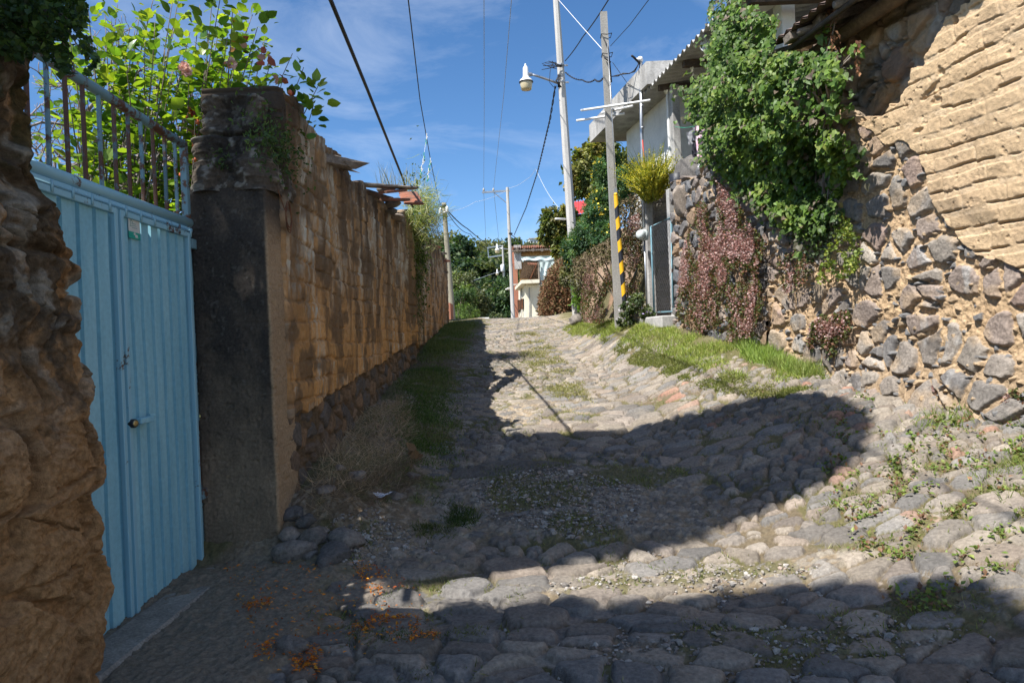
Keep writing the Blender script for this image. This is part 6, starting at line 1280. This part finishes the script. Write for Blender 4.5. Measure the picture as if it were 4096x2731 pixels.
n = len(Pw); V, F, K = scat(LEAF, on_ground(Pw, rng.uniform(.0, .035, n)), rdir(n)+[0, 0, .35], rdir(n)*.4+[0, 0, 1], rng.uniform(.018, .045, n), lcol(n, [[.13, .20, .04], [.18, .25, .06], [.22, .26, .07], [.22, .12, .07]]), .7); tag(mk('low_weeds', V, F, M['leaf'], None, K, False), kind='stuff')
cover('verge_grass', keepn(sample_poly(np.array([(3.0, 4.4), (4.0, 5.0), (4.05, 6.3), (3.3, 6.0)]), 2200), 2.5, .5, 907), .11, .006, [[.16, .22, .05], [.24, .27, .08]], lean=.6)
lg = poly_world([(1640, 1500), (1760, 1470), (1800, 1560), (1790, 1700), (1780, 1850), (1640, 1860), (1600, 1700)])
cover('shaded_grass', keepn(sample_poly(lg, 22000)+rng.standard_normal((22000, 2))*.14, 2.2, .30, 909), .05, .007, [[.09, .15, .035], [.06, .11, .025], [.12, .18, .04]], lean=.7)
lg = poly_world([(1540, 2040), (1700, 2030), (1900, 2075), (1860, 2130), (1600, 2145)]); cover('shaded_grass', keepn(sample_poly(lg, 7500)+rng.standard_normal((7500, 2))*.07, 4.5, .47, 911), .055, .006, [[.07, .11, .03], [.10, .14, .04], [.05, .08, .025]], lean=.8)
lg = poly_world([(1690, 1330), (1830, 1290), (1900, 1300), (1830, 1420), (1700, 1480)]); cover('shaded_grass', keepn(sample_poly(lg, 16000)+rng.standard_normal((16000, 2))*.16, 1.4, .30, 913), .09, .009, [[.11, .16, .04], [.14, .18, .05]], lean=.7)
lg = poly_world([(1380, 2500), (1560, 2380), (1800, 2330), (2100, 2380), (1900, 2600), (1700, 2731), (1380, 2731)]); P2 = keepn(sample_poly(lg, 9000), 4.2, .60, 915); cover('moss_grass', P2, .030, .005, [[.10, .14, .04], [.07, .10, .03], [.14, .18, .05]], lean=.9)
dr = poly_world([(1220, 2060), (1290, 1860), (1420, 1700), (1600, 1600), (1660, 1700), (1620, 1850), (1480, 1980), (1360, 2060), (1260, 2110)])
P2 = sample_poly(dr, 4200); n = len(P2); V, F, K = scat(BLADE, on_ground(P2), np.array([.1, -.1, .45])+rng.standard_normal((n, 3))*[.75, .75, .4], rdir(n), rng.uniform(.06, .21, n), lcol(n, [[.50, .37, .23], [.58, .44, .30], [.36, .26, .16], [.42, .35, .2]]), .019); tag(mk('dry_grass', V, F, M['leafdry'], None, K, False), kind='stuff')
dr = poly_world([(1180, 2120), (1300, 1980), (1500, 1900), (1650, 1850), (1680, 1950), (1480, 2080), (1300, 2180)]); P2 = sample_poly(dr, 1800); n = len(P2)
V, F, K = scat(BLADE, on_ground(P2, .015), rdir(n)*[1, 1, .15], rdir(n)*.3+[0, 0, 1], rng.uniform(.08, .26, n), lcol(n, [[.38, .29, .19], [.27, .19, .12], [.20, .15, .10]]), .018); tag(mk('straw_litter', V, F, M['leafdry'], None, K, False), kind='stuff')
# gravel
gp_ = np.concatenate([sample_poly(poly_world([(1850, 1960), (2250, 1880), (2560, 1960), (2560, 2120), (2300, 2180), (1950, 2080)]), 2600), sample_poly(poly_world([(2000, 2330), (2600, 2200), (3300, 2280), (3300, 2380), (2200, 2480)]), 1900), sample_poly(poly_world([(1400, 2731), (1900, 2480), (3500, 2480), (4096, 2560), (4096, 2731)]), 2200), sample_poly(poly_world([(1250, 2180), (1500, 2060), (1800, 2200), (1400, 2300)]), 700)])
bm = bmesh.new(); bmesh.ops.create_icosphere(bm, subdivisions=1, radius=1); IV = np.array([v.co[:] for v in bm.verts]); IF = np.array([[v.index for v in f.verts] for f in bm.faces]); bm.free()
gp_ = gp_[road_at(gp_[:, 0], gp_[:, 1])[1] < .45]; n = len(gp_); s_ = rng.uniform(.005, .011, n)*(1+1.3*(rng.random(n) < .12)); sc3 = rng.uniform(.6, 1.3, (n, 3))*[1, 1, .7]
jit = 1+.25*rng.standard_normal((n, len(IV), 1)); V = on_ground(gp_, .004)[:, None, :] + IV[None]*jit*(s_[:, None]*sc3)[:, None, :]
kc = lcol(n, [[.38, .35, .31], [.30, .27, .24], [.22, .20, .18], [.45, .42, .38], [.34, .27, .22]]); F = (np.arange(n)*len(IV))[:, None, None]+IF[None]
tag(mk('gravel', V.reshape(-1, 3), F.reshape(-1, 3), M['road'], None, np.repeat(kc, len(IV), 0), False), kind='stuff')
# marigold petals
pp = np.concatenate([sample_poly(poly_world(q), k) for q, k in (([(1400, 2280), (1480, 2270), (1560, 2310), (1540, 2380), (1480, 2400), (1440, 2340)], 190), ([(1420, 2520), (1560, 2470), (1690, 2480), (1690, 2520), (1560, 2525), (1400, 2560)], 260), ([(980, 2450), (1090, 2440), (1100, 2470), (990, 2485)], 110), ([(1150, 2640), (1220, 2600), (1280, 2630), (1270, 2710), (1170, 2720)], 260), ([(1640, 2540), (1760, 2560), (1750, 2590), (1640, 2580)], 90), ([(900, 2300), (1650, 2300), (1750, 2600), (1000, 2731)], 560), ([(1010, 2640), (1110, 2620), (1100, 2680), (1020, 2690)], 60), ([(2180, 1425), (2270, 1410), (2270, 1435), (2190, 1440)], 26))])
n = len(pp); V, F, K = scat(LEAF, on_ground(pp, rng.uniform(.012, .034, n)), rdir(n)*[1, 1, .35], rdir(n)*.5+[0, 0, 1], rng.uniform(.010, .032, n), lcol(n, [[.68, .20, .012], [.78, .27, .015], [.52, .11, .01], [.72, .34, .03], [.36, .13, .03]]), .45); tag(mk('marigold_petals', V, F, M['petal'], None, K, False), kind='stuff')
# stones at the pillar foot
RK = [((1180, 2235), .135, 'biggest dark stone leaning on the foot of the gate pillar'), ((1330, 2265), .145, 'broad pale grey stone right of the dark stone at the pillar foot'), ((1160, 2165), .085, 'small pale stone on top of the heap at the pillar foot'), ((1255, 2180), .11, 'black stone wedged behind the broad grey stone at the pillar foot'), ((1390, 2190), .13, 'brown grey stone behind the broad pale one near the pillar'), ((1230, 2110), .08, 'pale whitish stone in the dry grass just beyond the pillar'), ((1430, 1935), .09, 'pale stone lying in the dry grass left of the lane'), ((1650, 1925), .07, 'small pale stone at the edge of the grass on the left'), ((1590, 2010), .085, 'grey stone touching the crumpled paper'), ((1175, 2090), .10, 'rough pale lump against the wall foot beyond the pillar'), ((1300, 1990), .08, 'half buried pale lump in the dry weeds near the wall'), ((1170, 2615), .085, 'grey stone on the dark apron in front of the slab'), ((700, 2580), .028, 'pebble lying on the concrete threshold slab'), ((870, 2325), .025, 'pebble near the foot of the pillar on the apron'), ((1310, 1745), .06, 'pale stone beside the wall footing further up the lane')]
RK += [((1450, 2080), .055, 'small stone between the paper and the dry grass heap'), ((1240, 2240), .06, 'little stone squeezed between the two biggest stones at the pillar foot'), ((1540, 2125), .05, 'small stone in front of the crumpled paper'), ((1360, 1890), .06, 'pale stone in the middle of the dry grass heap'), ((1560, 1780), .055, 'stone at the right edge of the dry grass by the green strip'), ((1290, 2150), .055, 'small brown stone at the back of the heap by the pillar')]
for i, ((px, py), r, lab) in enumerate(RK):
    c = G(px, py); c[2] += r*.25+.02; rock('loose_stone', c, (r*1.15, r, r), 80+i, M['stone'], lab, 'stone', 'loose stones near the pillar', .72, sub=4)
c = G(1515, 2010); u = np.linspace(-1, 1, 16); Xp, Yp = np.meshgrid(u, u, indexing='ij'); Vp = np.stack([c[0]+Xp*.085+.02*Yp, c[1]+Yp*.075, c[2]+.05+.06*(fbm(Xp*1.5+3, Yp*1.5, 3, 921)-.5)+.025*np.abs(Xp)], -1)
tag(mk('crumpled_paper', Vp.reshape(-1, 3), gridF(16, 16), M['paper'], None, None, False, base=c), 'crumpled white paper lying in the weeds left of the lane', 'litter')
c = G(1655, 1845); V, F, K = scat(OVAL, np.repeat(c[None], 5, 0)+rng.standard_normal((5, 3))*.03+[0, 0, .05], rdir(5)+[0, 0, .6], rdir(5), .14, lcol(5, [[.30, .19, .10], [.25, .15, .08]])); tag(mk('dead_leaf', V, F, M['leafdry'], None, K, False, base=c), 'curled brown dead leaf at the edge of the shaded grass', 'leaf')
# ================================================================== unseen trees added left of and behind the camera, crowns shaped to shade the lane
def shade_canopy(nm, polypx, n, lo, hi, foot, lab, extra=None, size=.15):
    poly = poly_world(polypx) if extra is None else np.concatenate([poly_world(polypx), np.array(extra, float)])
    q = sample_poly(poly, n); hh_ = rng.uniform(lo, hi, n); P = on_ground(q)-SUNV*hh_[:, None]
    g = thing(nm, foot, lab, 'tree'); f = rdir(n); 
    V, F, K = scat(OVAL, P, f*[1, 1, .4], rdir(n)*.35-SUNV, rng.uniform(.6, 1.25, n)*size, lcol(n, [[.06, .09, .03], [.09, .13, .04]]), 1.0); mk('crown', V, F, M['leaf'], g, K, False)
    mb = MB(); P0 = np.array(foot, float); top = P0+[0, 0, lo*.8]; mb.tube([P0-[0, 0, .3], (P0+top)/2+[.1, .1, 0], top], [.32, .26, .2], 10)
    for k in rng.choice(n, 9, False): mb.tube([top, (top+P[k])/2-[0, 0, .2], P[k]], [.12, .07, .03], 6)
    mb.build('trunk', M['bark'], g, True)
shade_canopy('added_shade_tree', [(2040, 1748), (2400, 1740), (2700, 1684), (3000, 1614), (3250, 1584), (3380, 1612), (3450, 1690), (3400, 1800), (3300, 1900), (2950, 2062), (2600, 2192), (2000, 2275), (1560, 2332), (1380, 2300), (1600, 2080), (1850, 1900)], 30000, 9.6, 10.8, (-7.2, 2.2, -.1), 'unseen tree added left of the camera, crown shaped to shade the middle of the lane')
shade_canopy('added_shade_tree', [(1330, 2540), (1560, 2490), (1750, 2476), (2000, 2455), (2180, 2440), (2350, 2432), (2580, 2440), (2740, 2415), (2990, 2388), (3200, 2368), (3330, 2366), (3570, 2385), (3720, 2345), (3830, 2345), (3920, 2380), (4010, 2440), (4096, 2500)], 42000, 9.4, 10.8, (-8.0, -4.0, -.4), 'unseen tree added behind the camera, crown shaped to shade the foreground', extra=[(2.9, 3.0), (2.6, -1.5), (-2.2, -1.5), (-2.2, 3.2)])
# ================================================================== light, sky, camera
sn = bpy.data.lights.new('sun', 'SUN'); sn.energy = 5.0; sn.angle = R(.53); sn.color = (1, .965, .915)
so = bpy.data.objects.new('sun', sn); C.objects.link(so); so.rotation_euler = Vector(SUNV).to_track_quat('-Z', 'Y').to_euler()
w = bpy.data.worlds.new('World'); bpy.context.scene.world = w; w.use_nodes = True; nt = w.node_tree; nt.nodes.clear()
out = nt.nodes.new('ShaderNodeOutputWorld'); bg = nt.nodes.new('ShaderNodeBackground'); sk = nt.nodes.new('ShaderNodeTexSky'); sk.sky_type = 'NISHITA'; sk.sun_disc = False
sk.sun_elevation = math.atan(1/math.hypot(.52, .44)); sk.sun_rotation = math.atan2(-.52, -.44); sk.altitude = 2200; sk.air_density = 1.0; sk.dust_density = .6; sk.ozone_density = 2.2
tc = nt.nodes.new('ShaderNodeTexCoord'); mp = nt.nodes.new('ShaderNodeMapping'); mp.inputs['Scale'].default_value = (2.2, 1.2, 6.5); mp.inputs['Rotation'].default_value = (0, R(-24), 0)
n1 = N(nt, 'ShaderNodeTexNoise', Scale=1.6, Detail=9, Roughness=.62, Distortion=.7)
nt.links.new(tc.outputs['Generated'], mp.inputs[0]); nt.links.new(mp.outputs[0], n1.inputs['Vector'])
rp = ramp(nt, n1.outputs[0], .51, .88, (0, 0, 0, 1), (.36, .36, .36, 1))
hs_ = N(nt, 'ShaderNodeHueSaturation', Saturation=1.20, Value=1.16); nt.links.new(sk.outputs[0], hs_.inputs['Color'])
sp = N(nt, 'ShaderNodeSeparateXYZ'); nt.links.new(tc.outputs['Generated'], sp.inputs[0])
mr = N(nt, 'ShaderNodeMapRange'); nt.links.new(sp.outputs['Y'], mr.inputs[0])  # added cloud cover towards the unseen sky behind, to whiten the shade light
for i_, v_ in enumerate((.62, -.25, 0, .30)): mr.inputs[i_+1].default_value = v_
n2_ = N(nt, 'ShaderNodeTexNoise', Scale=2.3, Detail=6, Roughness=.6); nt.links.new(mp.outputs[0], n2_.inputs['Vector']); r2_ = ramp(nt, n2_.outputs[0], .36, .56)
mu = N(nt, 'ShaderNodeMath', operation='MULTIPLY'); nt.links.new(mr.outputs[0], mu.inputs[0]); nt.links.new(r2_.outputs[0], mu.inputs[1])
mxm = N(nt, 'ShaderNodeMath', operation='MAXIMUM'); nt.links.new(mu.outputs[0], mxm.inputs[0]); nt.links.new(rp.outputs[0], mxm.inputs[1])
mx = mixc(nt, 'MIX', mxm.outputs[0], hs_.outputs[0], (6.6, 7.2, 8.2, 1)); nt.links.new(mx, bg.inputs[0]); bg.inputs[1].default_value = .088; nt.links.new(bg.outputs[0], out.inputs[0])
cam = bpy.data.cameras.new('camera'); cam.lens = 36*FPX/4096; cam.sensor_width = 36; cam.clip_start = .05; cam.clip_end = 2000
co = bpy.data.objects.new('camera', cam); C.objects.link(co)
co.matrix_world = Matrix(((cr, sr, 0, 0), (0, 0, -1, 0), (-sr, cr, 0, EYE), (0, 0, 0, 1)))
bpy.context.scene.camera = co
vs = bpy.context.scene.view_settings; vs.view_transform = 'Standard'; vs.look = 'None'; vs.exposure = .85; vs.gamma = 1
